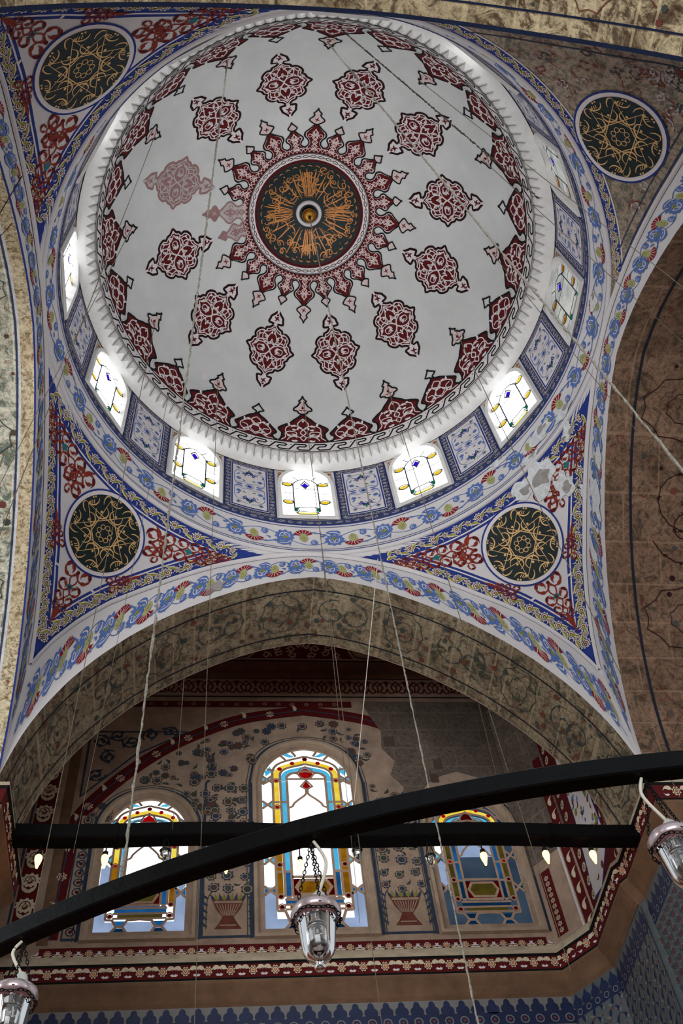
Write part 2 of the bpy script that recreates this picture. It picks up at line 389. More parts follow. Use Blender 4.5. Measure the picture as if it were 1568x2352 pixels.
# ------------------------------------------------------------------ dome
def f_dome(u,v,off):
    a=np.radians(u); p=np.radians(v); r=(RD-off)*np.sin(p); return stk(r*np.sin(a),r*np.cos(a),ZD+(RD-off)*np.cos(p))
mb=MB()
az=np.arange(0,360,1.5); ph=np.linspace(2,76,62)
A,Pp=np.meshgrid(az,ph,indexing='ij'); mb.grid(f_dome(A,Pp,0*A),'dome_plaster',closeu=True)
D=Deco(mb,f_dome,2.2,.00042,.0006)
def loc(a0): return lambda P: np.c_[a0+P[:,0]/np.sin(np.radians(np.clip(P[:,1],1,89))),P[:,1]]
def sym(h): h=np.asarray(h,float); return np.vstack([h,(h*[-1,1])[::-1]])
def arab(D,pts,w,col,L,mir=True):
    for m in ((1,-1) if mir else (1,)): D.stroke(np.asarray(pts,float)*[m,1],w,col,L,smooth=4)
def blob(D,x,y,ang,ln,wd,col,L):
    for m in (1,-1): comma(D,(x*m,y),ang*m,ln,wd,.25*m,col,L)
# medallions at phi 42.1
body=[(0,-8.3),(.5,-7.9),(1.3,-7.0),(2.3,-6.55),(2.7,-5.7),(3.7,-5.75),(4.8,-4.9),(5.3,-3.7),(5.0,-2.7),(5.7,-2.1),(6.1,-1.0),(7.2,0),(6.1,1.0),(5.7,2.1),(5.0,2.7),(5.3,3.7),(4.8,4.9),(3.7,5.75),(2.7,5.7),(2.3,6.55),(1.3,7.0),(.5,7.9),(0,8.3)]
def fin(s): return [(0,s*8.1),(.9,s*8.35),(2.1,s*8.5),(1.9,s*9.6),(1.75,s*10.3),(.9,s*11.2),(0,s*12.3)]
def medallion(a0,faded=False):
    T=loc(a0); D.T=lambda P:T(P+[0,42.1])
    dark,mar,wh=('faded_red','faded_red','faded_pale') if faded else ('maroon_dark','maroon','pale_line')
    B=cr(sym(body)[:-1],3,True)
    D.star(offp(B,-.35) ,(0,0),dark,1)
    D.star(offp(B,.35),(0,0),mar,2)
    D.stroke(offp(B,.42),.27,wh,4,True)
    for s in (1,-1):
        F=cr(sym(fin(s)),3,True); D.star(offp(F,-.35),(0,s*9.8),dark,1); D.star(offp(F,.3),(0,s*9.8),wh,3)
        D.disc((0,s*9.9),.35,mar,4); 
        for k in range(4): comma(D,(0,s*9.9),.8+k*PI/2,1.15,.5,.2,mar,4)
        D.disc((0,s*11.0),.35,mar,4)
    w=.26
    for q in (1,-1):
        for m in (1,-1):
            K=lambda P:np.asarray(P,float)*[m,q]
            D.stroke(K([(0,.3),(1.1,1.9),(1.4,3.6),(.7,5.2),(0,6.6)]),w,wh,4,smooth=4)
            D.stroke(K([(0,0),(.9,1.2),(2.4,1.9),(4.0,1.6),(5.3,.2)]),w,wh,4,smooth=4)
            D.stroke(K([(5.6,0),(4.4,.9),(3.9,2.2),(4.1,3.6),(3.1,4.5),(1.9,4.3),(1.8,3.1),(2.9,2.7)]),w,wh,4,smooth=4)
            D.stroke(K([(0,7.0),(1.2,5.8),(2.5,5.2),(3.0,3.9),(2.4,2.4),(.6,2.4),(0,3.6)]),w,wh,4,smooth=4)
            for (x,y,a,l) in ((1.4,3.6,-.8,1.5),(2.4,1.9,.5,1.5),(4.1,3.6,-.3,1.4),(3.1,4.5,.6,1.3),(4.0,1.6,-1.2,1.5),(1.1,1.9,.9,1.3),(2.5,5.2,-1.6,1.5),(5.0,.9,.3,1.2),(.4,5.0,-.4,1.4),(2.9,2.7,-2.2,1.2),(1.8,.9,-1.9,1.3)):
                P=tf([[0,0]],(x*m,y*q))[0]; comma(D,P,(a if q>0 else PI-a)*m,l*.9,.46,.22*m,wh,5)
            comma(D,(m*6.0,q*.1),(PI/2)*-m,0.9,.5,0,wh,5)
            comma(D,(m*1.5,q*.15),-m*1.9 if q<0 else -m*1.25,2.0,.5,.2*m,wh,5); D.stroke(K([(2.0,.1),(2.6,.8),(3.6,.7),(3.9,.05)]),w*.9,wh,5,smooth=4); comma(D,(0,q*1.9),0 if q>0 else PI,1.2,.5,.1,wh,5); comma(D,(m*2.1,q*3.5),m*.3 if q>0 else PI-m*.3,.9,.4,.2,wh,5)
for k in range(12): medallion(15+30*k,faded=(k==8))
# sunburst
def sunray(a0,tall,faded=False):
    D.T=loc(a0); bl,mar,wh,pk=('faded_red','faded_pale','faded_pale','faded_red') if faded else ('black_paint','maroon','pale_line','pink_white')
    if tall: h=[(0,18.2),(1.9,18.6),(2.6,19.6),(1.75,20.4),(1.65,21.3),(2.1,22.2),(2.95,23.2),(2.85,24.3),(1.7,25.3),(.45,26.7)]; c=(0,23)
    else: h=[(0,18.2),(1.9,18.6),(2.5,19.6),(1.5,20.2),(1.6,21.2),(2.35,22.2),(2.25,23.0),(1.2,24.0),(.4,25.2)]; c=(0,22)
    B=cr(sym(h)[1:-1],3,True); D.star(B,c,mar,2); 
    hh=np.array(h[2:]); 
    D.stroke(cr(offp(sym(hh),.25,False) if 0 else sym(hh)*[.86,1]+[0,.0],3),.2,wh,5)
    for m in (1,-1): D.stroke(cr(hh*[m,1],4),.42,bl,5)
    if tall: F=[(0,26.6),(.5,26.9),(1.9,27.9),(2.0,28.5),(1.2,29.2),(.8,29.9),(1.1,30.4),(.5,31),(0,31.9)]; fc=(0,28.4)
    else: F=[(0,25.1),(.5,25.2),(1.3,25.9),(.9,26.5),(0,27.6)]; fc=(0,26.1)
    F=cr(sym(F)[1:-1],3,True); D.star(F,fc,pk,3); D.stroke(F,.4,bl,5,True)
    if tall: 
        for k in range(4): comma(D,(0,28.3),.78+k*PI/2,.95,.3,.2,mar,4)
    # lace
    top=25 if tall else 23.8; x=1.0
    ys=np.linspace(18.6,top-1.2,5)
    for m in (1,-1):
        P=[(m*x*(1 if i%2 else -1)*.75,y) for i,y in enumerate(ys)]+[(0,top)]
        D.stroke(P,.24,pk,4,smooth=4); D.stroke(np.array(P)*[.45,1]+[0,.35],.18,pk,4,smooth=4)
        comma(D,(m*.4,ys[3]),-m*1.0,1.7,.42,.3*-m,pk,4); comma(D,(m*1.9,19.3),m*.4,1.6,.35,.3*m,pk,4)
        comma(D,(m*.3,ys[4]-.6),-m*.6,1.5,.4,.3*-m,pk,4); D.circle((m*1.5,22.4 if not tall else 23.2),.5,.17,pk,4,10)
for k in range(24): sunray(k*15,k%2==0,faded=k in (18,19))
D.T=None
def ring_f(v0,v1,col,L):
    m=max(1,int(math.ceil(abs(v1-v0)/.8))); vs=np.linspace(v0,v1,m+1)
    for a,b in zip(vs[:-1],vs[1:]):
        A=np.linspace(0,360,241); V=np.stack([np.repeat(A,2),np.tile([a,b],241)],1); D.put(V,[(2*i,2*i+1,2*i+3,2*i+2) for i in range(240)],col,L)
ring_f(17.9,19.6,'maroon',2)
for k in range(96):
    a=k*3.75; D.stroke([(a,18.1),(a+1.2,18.9),(a+3.75,19.4)],.25,'pink_white',3)
    D.T=None; D.stroke([(a,19.4),(a+2.5,18.9),(a+3.75,18.1)],.25,'pink_white',3)
ring_f(17.7,17.95,'black_paint',5); ring_f(15.9,17.7,'pale_line',3)
ring_f(17.45,17.6,'maroon_dark',4); ring_f(14.5,15.9,'maroon',3); ring_f(15.3,15.5,'black_paint',4)
for k in range(48):
    a=k*7.5; lo=loc(a); D.T=lo
    D.stroke(np.c_[.75*np.cos(np.linspace(0,2*PI,13)[:-1]),16.75+.33*np.sin(np.linspace(0,2*PI,13)[:-1])],.2,'maroon_dark',4,True); D.T=loc(a+3.75); D.disc((0,16.75),.17,'maroon_dark',4,6)
D.T=None
# crenellated border
def cren(a0,tall):
    D.T=loc(a0)
    if tall:
        h=[(7.15,71.9),(6.5,70.9),(6.2,69.6),(6.3,68.6),(7.15,67.3),(5.4,65.9),(4.3,65.3),(3.4,64.7),(2.5,63.7),(1.5,62.9),(.6,62.0),(.3,61.4)]
        F=[(0,61.6),(.35,61.5),(1.2,61.2),(1.6,60.5),(2.6,60.3),(2.5,59.5),(1.5,58.7),(1.2,58.1),(.7,57.4),(1.1,57.0),(.5,56.4),(0,55.5)]; fc=(0,59.6); bc=(0,69)
    else:
        h=[(6.75,71.9),(5.6,71.4),(5.1,70.2),(6.1,69.0),(4.9,67.6),(3.6,66.3),(2.2,65.0),(.9,64.2),(.3,63.5)]
        F=[(0,63.6),(.35,63.4),(.5,62.9),(1.7,62.3),(1.2,61.7),(0,60.4)]; fc=(0,62.3); bc=(0,69.5)
    B=np.vstack([[(0,72.1)],cr(sym(h)[:len(h)],3),(cr(sym(h)[:len(h)],3)*[-1,1])[::-1]])
    D.star(B,bc,'maroon',2)
    for m in (1,-1):
        H=cr(h,4)*[m,1]; D.stroke(H,.62,'black_paint',5); D.stroke(offp(H,.5*m,False),.24,'pale_line',4)
    F=cr(sym(F)[1:-1],3,True); D.star(F,fc,'pink_white' if tall else 'dome_plaster',3); D.stroke(F,.5,'black_paint',5,True)
    if tall:
        for m in (1,-1): comma(D,(0,60.2),m*2.0-.0,1.5,.35,.2*m,'maroon',4)
        D.disc((0,59.3),.4,'maroon',4); comma(D,(0,60.0),PI,1.9,.4,0,'maroon',4)
    wh='pale_line'
    if tall:
        for m in (1,-1):
            K=lambda P:np.asarray(P,float)*[m,1]
            D.stroke(K([(0,63.2),(1.5,64.9),(1.2,66.4),(0,67.2),(-.8,68.4),(0,69.4),(.8,70.3),(0,71.5)]),.32,wh,4,smooth=4)
            D.stroke(K([(.4,66.6),(1.9,65.9),(4.0,66.0),(5.1,67.2),(4.8,69.0),(3.2,69.6),(1.9,69.0),(2.3,68.2),(4.2,68.1),(5.2,68.9),(5.2,70.4),(6.6,71.6)]),.3,wh,4,smooth=4)
            D.stroke(K([(.7,70.3),(2.2,69.8),(3.9,70.4),(4.7,71.5)]),.3,wh,4,smooth=4)
            for (x,y,a,l) in ((1.9,65.9,-1.0,1.9),(4.0,66.0,-2.4,1.9),(4.7,69.2,1.2,1.8),(2.0,69.0,.3,1.6),(2.2,69.8,-1.9,1.7),(3.4,71.4,1.6,1.9),(1.2,66.4,-.1,1.2),(1.7,71.5,-.9,1.6),(3.2,67.2,1.8,1.6)): comma(D,(x*m,y),a*m,l,.75,.25*m,wh,5)
            comma(D,(0,64.6),m*.5+PI,1.2,.5,.2*m,wh,5)
    else:
        for m in (1,-1):
            K=lambda P:np.asarray(P,float)*[m,1]
            D.stroke(K([(0,65.0),(1.3,66.1),(1.0,67.4),(-1.0,68.4),(-1.4,69.8),(0,70.9)]),.3,wh,4,smooth=4)
            D.stroke(K([(0,67.6),(1.6,66.6),(3.5,67.4),(4.6,69.0),(3.8,70.4),(2.3,70.0),(2.5,68.8),(3.9,68.6)]),.3,wh,4,smooth=4)
            D.stroke(K([(0,71.4),(1.8,70.6),(3.4,71.5),(5.5,71.7)]),.3,wh,4,smooth=4)
            for (x,y,a,l) in ((1.6,66.6,-1.3,1.7),(3.5,67.4,-2.6,1.7),(3.8,70.4,1.4,1.6),(1.0,69.0,-.6,1.5),(1.8,70.6,-1.9,1.5),(.8,67.6,1.0,1.2)): comma(D,(x*m,y),a*m,l,.65,.25*m,wh,5)
for k in range(24): cren(k*15,k%2==0)
D.T=None
ring_f(72.05,72.3,'black_paint',6); ring_f(72.3,76.2,'pale_line',3); ring_f(75.75,76.0,'black_paint',6)
for k in range(60):
    a=k*6.0
    P=[(a-.2,75.3),(a+1.9,72.9),(a+5.2,72.9),(a+5.6,73.3),(a+5.0,73.75),(a+3.2,73.75),(a+2.6,74.3),(a+3.3,74.8),(a+6.0,74.8)]
    P=[(a+0.0,75.2),(a+1.6,75.2),(a+3.4,72.95),(a+6.4,72.95),(a+6.8,73.4),(a+6.3,73.9),(a+4.6,73.9),(a+4.0,74.5),(a+4.6,75.2),(a+6.0,75.2)]
    D.stroke(np.array(P),.46,'black_paint',5); D.disc((a+2.2,73.2),.2,'black_paint',4,6)
_d=ray(470,864); _o=CC-np.array([0,0,ZD]); _b=_o@_d; _P=_o+(-_b+math.sqrt(_b*_b-(_o@_o-RD*RD)))*_d; _az=math.degrees(math.atan2(_P[0],_P[1])); _ph=math.degrees(math.acos(_P[2]/RD))
D.T=loc(_az); D.star([(1.0*(1+.2*math.sin(q*2))*math.cos(q),_ph+1.6*math.sin(q)) for q in np.linspace(0,2*PI,14,endpoint=False)],(0,_ph),'pale_line',2); D.T=None
dome=struct(mb.build('ceiling'))
dome['label']='pale grey dome with red arabesque medallions, sunburst and crenellated border'
# plaster patch marks
# ---- central roundel
def round_f(u,v,off): return f_dome(np.degrees(np.arctan2(u,v)),np.hypot(u,v),off)
mb=MB(); D=Deco(mb,round_f,1.6,.0004,.0026)
D.disc((0,0),15.0,'disc_green',0,72)
rs=np.random.RandomState(3); G='gold_paint'
def pol(r,a): return np.array([r*math.sin(a),r*math.cos(a)])
for q in range(4):
    for j,da in enumerate((-32,-22,-12,-8.5,-5,-1.5,2,6,9.5,13,24,36)):
        a=rad(q*90+da+4); r1=12.2 if j%3 else 13.2
        D.stroke([pol(4.6+.4*(j%2),a),pol(8,a+rs.uniform(-.03,.03)),pol(r1,a+rs.uniform(-.05,.05))],[.1,.24,.36,.2],G,2,smooth=3)
for k in range(42):
    a=rad(k*360/42+rs.uniform(-3,3)); r=rs.uniform(9.5,13.4); s=rs.uniform(.7,1.35)
    P=tf([(-1.4,.4),(-.7,-.7),(.3,-.9),(1.0,-.1),(.5,.7),(-.2,.4),(.3,-.2),(1.6,-.7)],pol(r,a),-a+rs.uniform(-.6,.6),s*.95,rs.choice([-1,1]))
    D.stroke(P,[.1,.26,.34,.28,.2,.2,.24,.08],G,2,smooth=4)
for k in range(32):
    a=rad(k*11.25+rs.uniform(-4,4)); r=rs.uniform(6,11); 
    P=tf([(-2.0,0),(-1.2,-.9),(.2,-1.1),(1.6,-.5),(2.2,.6)],pol(r,a),-a+rs.uniform(-1.4,1.4),rs.uniform(.6,1.05)); D.stroke(P,[.08,.24,.32,.24,.06],G,2,smooth=4)
for k in range(70):
    a=rs.uniform(0,2*PI); r=rs.uniform(6,14); D.disc(pol(r,a),rs.uniform(.13,.24),G,3,6)
for k in range(40):
    a=rad(k*9); D.stroke([pol(13.7,a),pol(14.1,a+.05),pol(13.9,a+.1)],[.1,.32,.08],G,2,smooth=3)
for k in range(26):
    a=rs.uniform(0,2*PI); r=rs.uniform(5,9); D.stroke([pol(r,a),pol(r+2.2,a+rs.uniform(-.2,.2))],[.08,.3,.1],G,2)
o=mb.build('calligraphy_roundel',dome); o['label']='black roundel of gold radiating calligraphy at the top of the dome'
mb=MB(); 
prof=[(2.75,.0),(2.75,.012),(3.05,.017),(3.45,.017),(3.75,.012),(3.75,.0)]
a=np.linspace(0,360,49)[:-1]; V=np.array([[f_dome(np.array(x),np.array(p[0]),np.array(.003+p[1])) for p in prof] for x in a]); mb.grid(V,'white_plaster',closeu=True)
o=mb.build('boss_ring',dome,True); o['label']='white ring around the brass boss'
mb=MB(); n=24
V=[]
for i in range(17):
    t=i/16*PI*.93; V.append([[.034*math.sin(t)*math.cos(b),.034*math.sin(t)*math.sin(b),4.865-.034-.034*math.cos(t)*-1] for b in np.linspace(0,2*PI,n,endpoint=False)])
mb.grid(np.array(V),'brass_ball',closev=True)
V=[[[r*math.cos(b),r*math.sin(b),z] for b in np.linspace(0,2*PI,n,endpoint=False)] for r,z in ((.0,4.795),(.006,4.796),(.006,4.775),(0,4.774))]; mb.grid(np.array(V),'chain_metal',closev=True)
bo=mb.build('hanging_ball',None,True,origin=W3((0,0,4.83))); tag(bo,'gold coloured ball boss hanging at the centre of the dome','ball')

# ------------------------------------------------------------------ dome cornice (carved cells)
mb=MB(); NC=150
def cyl(a,r,z): return [r*math.sin(a),r*math.cos(a),z]
for k in range(NC):
    a0=2*PI*k/NC; a1=2*PI*(k+1)/NC; am=(a0+a1)/2; e=(a1-a0)*.035
    T0,T1=cyl(a0,.917,4.185),cyl(a1,.917,4.185); M0,M1=cyl(a0,.93,4.165),cyl(a1,.93,4.165)
    B0,B1=cyl(a0,.962,4.10),cyl(a1,.962,4.10); Cc=cyl(am,.934,4.118); Tm=cyl(am,.925,4.165)
    U0,U1=cyl(a0,.995,4.085),cyl(a1,.995,4.085)
    V=[T0,T1,M0,M1,Tm,B0,B1,Cc,U0,U1,cyl(a0,.94,4.1),cyl(a1,.94,4.1)]
    F=[(0,1,4),(0,4,2),(1,3,4),(2,4,7),(4,3,7),(2,7,5),(3,6,7),(5,7,6),(5,6,9,8)]
    mb.add(V,F,'cornice_plaster')
    g=.0016
    mb.add([cyl(a0-e,.9285,4.165),cyl(a0+e,.9285,4.165),cyl(a0-e,.953,4.098),cyl(a0+e,.953,4.098)],[(0,1,3,2)],'peeled_grey')
cor=struct(mb.build('trim_1'))

# ------------------------------------------------------------------ drum
RW=1.0; ZS=3.69; WH=.112; FR=.022
def wtop(x): # inner pointed arch of drum window opening, half width WH
    t=np.clip(np.abs(x)/WH,0,1); return 3.955+.125*np.sqrt(np.clip(1-t**2.2,0,1))*1.0+.018*(1-t)
def f_cyl(u,v,off): return stk((RW-off)*np.sin(u),(RW-off)*np.cos(u),v)
mb=MB()
xs=np.radians(np.arange(-15,15.01,.75))
for k in range(12):
    a0=k*PI/6
    xx=np.unique(np.concatenate([xs,[-WH,WH],np.linspace(-WH,WH,25)]))
    for x0,x1 in zip(xx[:-1],xx[1:]):
        xm=(x0+x1)/2
        if abs(xm)<WH:
            segs=[((3.63,3.63),(ZS,ZS)),((float(wtop(x0)),float(wtop(x1))),(4.16,4.16))]
        else: segs=[((3.63,3.63),(4.16,4.16))]
        for lo,hi in segs:
            V=[f_cyl(a0+x0,lo[0],0),f_cyl(a0+x1,lo[1],0),f_cyl(a0+x1,hi[1],0),f_cyl(a0+x0,hi[0],0)]; mb.add(V,[(0,1,2,3)],'white_plaster')
D=Deco(mb,f_cyl,.035,.0004,.0005)
for k in range(12):
    a0=k*PI/6
    # panel between windows
    c=a0+PI/12; D.T=(lambda c: lambda P: P+[c,0])(c); hw=.122; y0,y1=3.655,4.10
    D.rect(-hw,hw,y0,y1,'deep_blue',0); D.rect(-hw+.006,hw-.006,y0+.008,y1-.008,'slate_blue',1)
    D.rect(-hw+.034,hw-.034,y0+.04,y1-.036,'pale_line',2); D.rect(-hw+.037,hw-.037,y0+.044,y1-.04,'royal_blue',3); D.rect(-hw+.044,hw-.044,y0+.052,y1-.048,'pale_line',4)
    for sx in (-1,1):
        for j in range(15):
            y=y0+.03+j*(y1-y0-.05)/14.5; P=spiral((sx*(hw-.02),y),.0115,j*PI,1.1,1 if j%2 else -1,10); D.stroke(P,.003,'faded_pale',3)
            comma(D,(sx*(hw-.02),y),j*1.3,.014,.005,.3,'faded_pale',3)
    for j in range(8):
        x=-hw+.03+j*(2*hw-.06)/7
        for yy in (y0+.022,y1-.02): D.stroke(spiral((x,yy),.0115,j*PI,1.1,1 if j%2 else -1,10),.003,'faded_pale',3); rosette(D,(x+.011,yy),.006,('faded_pale','slate_blue','maroon'),3,5)
    ym=(y0+y1)/2+.003
    rosette(D,(0,ym),.022,('sky_blue','pale_line','royal_blue'),5,11)
    for q in (1,-1):
        petals(D,(0,ym+q*.115),.02,9,'royal_blue',5); comma(D,(0,ym+q*.118),0 if q>0 else PI,.032,.014,0,'leaf_green',6)
        for kx in (-.012,-.005,.005,.012): D.stroke([(0,ym+q*.112),(kx,ym+q*.098)],.0022,'pale_line',6)
        for m in (1,-1):
            comma(D,(m*.018,ym+q*.085),(m*-.9 if q>0 else PI+m*.9),.05,.015,-.35*m*q,'royal_blue',5,'pale_line')
            petals(D,(m*.05,ym+q*.055),.013,8,'sky_blue',5); rosette(D,(m*.052,ym+q*.148),.012,('blue_green','pale_line','royal_blue'),5,7)
            D.stroke(np.array([(0,ym+q*.02),(m*.03,ym+q*.03),(m*.066,ym+q*.02),(m*.07,ym+q*.07),(m*.066,ym+q*.11),(m*.04,ym+q*.14),(m*.01,ym+q*.15)]),.0034,'sky_blue',5,smooth=4)
            comma(D,(m*.03,ym+q*.012),(-m*1.2 if q>0 else PI+m*1.2),.045,.012,.3*m*q,'sky_blue',5)
            comma(D,(m*.062,ym+q*.085),m*(.3),.03,.009,.3,'sky_blue',5); comma(D,(m*.03,ym+q*.05),m*1.9,.02,.008,.3,'blue_green',5)
            comma(D,(m*.04,ym+q*.10),m*1.0,.02,.006,.3,'sky_blue',5)
    # spandrels over window
    D.T=(lambda c: lambda P: P+[c,0])(a0)
    n=25; yy=np.linspace(3.99,4.118,n)
    for m in (1,-1):
        xe=np.array([WH+FR-.002 if y<3.99 else (WH+FR-.002)*math.sqrt(max(0,1-((y-3.965)/.135)**2.0)) if y<4.1 else 0 for y in yy])
        a_=xe+.004; b_=np.full(n,.127); 
        D.rows(yy,np.minimum(a_,b_) if m>0 else -b_, b_ if m>0 else -np.minimum(a_,b_),'cream_paint',1)
        for (x,y,r) in ((.112,4.06,.013),(.085,4.085,.01),(.118,4.03,.008),(.1,4.1,.008),(.06,4.102,.008),(.035,4.108,.006),(.012,4.112,.005)):
            D.stroke(spiral((m*x,y),r,x*50,1.2,m,10),.0036,'brick_red',3); comma(D,(m*x,y-r*.5),m*x*30,r*1.3,r*.55,.3,'brick_red',3); comma(D,(m*x,y+r*.3),m*x*30+2,r*1.3,r*.55,.3,'brick_red',3)
        D.stroke([(m*.127,3.97),(m*.127,4.118)],.004,'faded_pale',4)
# scroll strip under windows
D.T=None
def ringc(y0,y1,col,L):
    a=np.linspace(0,2*PI,241); V=np.stack([np.repeat(a,2),np.tile([y0,y1],241)],1); D.put(V,[(2*i,2*i+1,2*i+3,2*i+2) for i in range(240)],col,L)
ringc(3.634,3.668,'slate_blue',1)
for k in range(150):
    a=2*PI*k/150; D.stroke(spiral((a,3.65),.012,k*PI,1.0,1 if k%2 else -1,8),.0032,'faded_pale',2)
    if k%3==0: rosette(D,(a+.012,3.65),.009,('faded_pale','royal_blue','maroon'),2,6)
drum=struct(mb.build('wall_drum'))
# ---- floral cove below the windows
def f_cove(u,v,off):  # u arc length, v 0..1 bottom->top
    a=u; z=3.455+.178*v/.19; r=1.03-.03*(v/.19)+.006*np.sin(np.clip(v/.19,0,1)*PI)-off; return stk(r*np.sin(a),r*np.cos(a),z)
mb=MB(); a=np.linspace(0,2*PI,241)[:-1]; v=np.linspace(0,.19,6); A,V_=np.meshgrid(a,v,indexing='ij'); mb.grid(f_cove(A,V_,0*A),'white_plaster',closeu=True)
D=Deco(mb,f_cove,.035,.0004,.0008)
def ringl(y,w,col,L=3):
    a=np.linspace(0,2*PI,241); V=np.stack([np.repeat(a,2),np.tile([y-w/2,y+w/2],241)],1); D.put(V,[(2*i,2*i+1,2*i+3,2*i+2) for i in range(240)],col,L)
ringl(.019,.005,'royal_blue'); ringl(.032,.0025,'royal_blue'); ringl(.172,.003,'royal_blue'); ringl(.186,.006,'royal_blue')
D.T=lambda P: P+[0,.034]
band(D,2*PI,.135,30)
def patch(D,c,r,n,col,L,seed,asp=1.0):
    rs=np.random.RandomState(seed); a=np.linspace(0,2*PI,n,endpoint=False); rr=r*rs.uniform(.55,1.15,n); P=cr(np.c_[c[0]+rr*np.cos(a)*asp,c[1]+rr*np.sin(a)],3,True); D.star(P,c,col,L)
D.T=None
for (u,v,r,sd,asp) in ((rad(62),.10,.05,1,1.6),(rad(70),.05,.035,2,2.0),(rad(57),.03,.03,3,1.8),(rad(50),.16,.02,4,2),(rad(95),.12,.03,5,1.5)): patch(D,(u,v),r,14,'peeled_plaster',9,sd,asp); patch(D,(u+.02,v+.01),r*.4,11,'peeled_grey',10,sd+9,asp)
cove=struct(mb.build('trim_2'))
# ring moulding between cove and pendentives
mb=MB(); V=[]
for a in np.linspace(0,2*PI,181)[:-1]:
    V.append([cyl(a,1.03-.014*math.cos(b)*(1 if math.cos(b)>0 else .2),3.452+.012*math.sin(b)) for b in np.linspace(0,2*PI,9)[:-1]])
mb.grid(np.array(V),'white_plaster',closeu=True,closev=True); struct(mb.build('trim_3',None,True))

# ---- drum windows
def frame_loop(hw,yb,grow,n=28):
    t=np.linspace(-1,1,n); x=t*hw; zt=wtop(x); P=np.c_[x,zt]; P=np.vstack([[(-hw,yb)],P,[(hw,yb)]])
    Q=P.copy(); Q[:,0]*=(hw+grow)/hw; c=3.9; Q[1:-1,1]=P[1:-1,1]+grow*np.sqrt(np.clip(1-t**4,0,1)); Q[0,1]-=grow;Q[-1,1]-=grow; return Q
for k in range(12):
    a0=k*PI/6
    w_=empty('window_%d'%(k+1),cyl(a0,1.0,ZS)); struct(w_)
    mb=MB()
    def fw(P,depth): P=np.asarray(P,float); return np.stack([(RW-depth)*np.sin(a0+P[:,0]/RW),(RW-depth)*np.cos(a0+P[:,0]/RW),P[:,1]],1)
    L=[fw(frame_loop(WH,ZS,FR),.001),fw(frame_loop(WH,ZS,FR-.003),.012),fw(frame_loop(WH,ZS,.004),.010),fw(frame_loop(WH,ZS,0),0),fw(frame_loop(WH,ZS,-.004),-.010),fw(frame_loop(WH,ZS,.004),-.03)]
    mb.grid(np.array(L),'cornice_plaster',closev=True); fo=mb.build('window_frame',w_)
    # glass
    mb=MB(); D=Deco(mb,lambda u,v,off:stk((RW+.012-off)*np.sin(a0+u/RW),(RW+.012-off)*np.cos(a0+u/RW),v),.03,.001,.0)
    hw=WH-.004; n=20; t=np.linspace(-1,1,n); top=wtop(t*WH)-.004
    white={4:'glass_soft_white',3:'glass_soft_white',2:'glass_soft_white'}.get(k,'glass_daylight')
    lit=k not in (3,4); 
    base='glass_drum_daylight' if lit else 'glass_grey'
    for i in range(n-1): D.put([(t[i]*hw,ZS),(t[i+1]*hw,ZS),(t[i+1]*hw,top[i+1]),(t[i]*hw,top[i])],[(0,1,2,3)],base,0)
    def blobp(c,rx,ry,nn=12): b=np.linspace(0,2*PI,nn,endpoint=False); r=1-.18*np.abs(np.sin(b))**1*0; return np.c_[c[0]+rx*np.cos(b)*np.where(np.abs(np.cos(b))>.8,1.15,.95),c[1]+ry*np.sin(b)]
    yc='glass_yellow' if lit else 'glass_orange'
    if k==2: yc='glass_yellow'
    Tk=.0062; tr='tracery_lead'; D.T=lambda P: np.c_[P[:,0],np.where(P[:,1]<3.8,3.8-(3.8-P[:,1])*.70,P[:,1])]
    for m in (1,-1):
        for y in (3.985,3.83): P=blobp((m*.082,y),.020,.018); D.star(P,(m*.082,y),yc,1); D.stroke(P,Tk,tr,4,True)
        for y in (3.905,3.755): D.stroke([(m*.056,y),(m*hw,y)],Tk*.8,tr,4)
        D.star([(m*.056,3.74),(m*.056,3.785),(m*.038,3.785),(m*.044,3.762),(m*.038,3.74)],(m*.05,3.762),'glass_green',1)
        D.stroke([(m*.056,3.735),(m*.056,3.965),(m*.05,4.0),(m*.03,4.025),(0,4.04)],Tk,tr,4,smooth=3)
        D.stroke([(m*.03,4.025),(m*.055,4.055)],Tk*.8,tr,4); D.stroke([(m*.056,3.735),(m*.045,3.725)],Tk,tr,4)
    D.stroke([(-.056,3.785),(.056,3.785)],Tk,tr,4); D.stroke([(-.056,3.95),(.056,3.95)],Tk*.8,tr,4)
    D.star([(0,3.965),(.017,3.985),(0,4.012),(-.017,3.985)],(0,3.987),'glass_violet' if lit else 'glass_violet',1)
    D.stroke([(0,3.955),(.02,3.985),(0,4.02),(-.02,3.985)],Tk,tr,4,True)
    P=[(-.044,3.762),(-.034,3.742),(.034,3.742),(.044,3.762),(.034,3.782),(-.034,3.782)]; D.stroke(P,Tk,tr,4,True)
    P=[(-.05,3.716),(-.038,3.702),(.038,3.702),(.05,3.716),(.038,3.731),(-.038,3.731)]; D.star(P,(0,3.716),'glass_pale_yellow' if lit else 'glass_orange',1); D.stroke(P,Tk*1.2,tr,4,True)
    mb.build('stained_glass',w_)

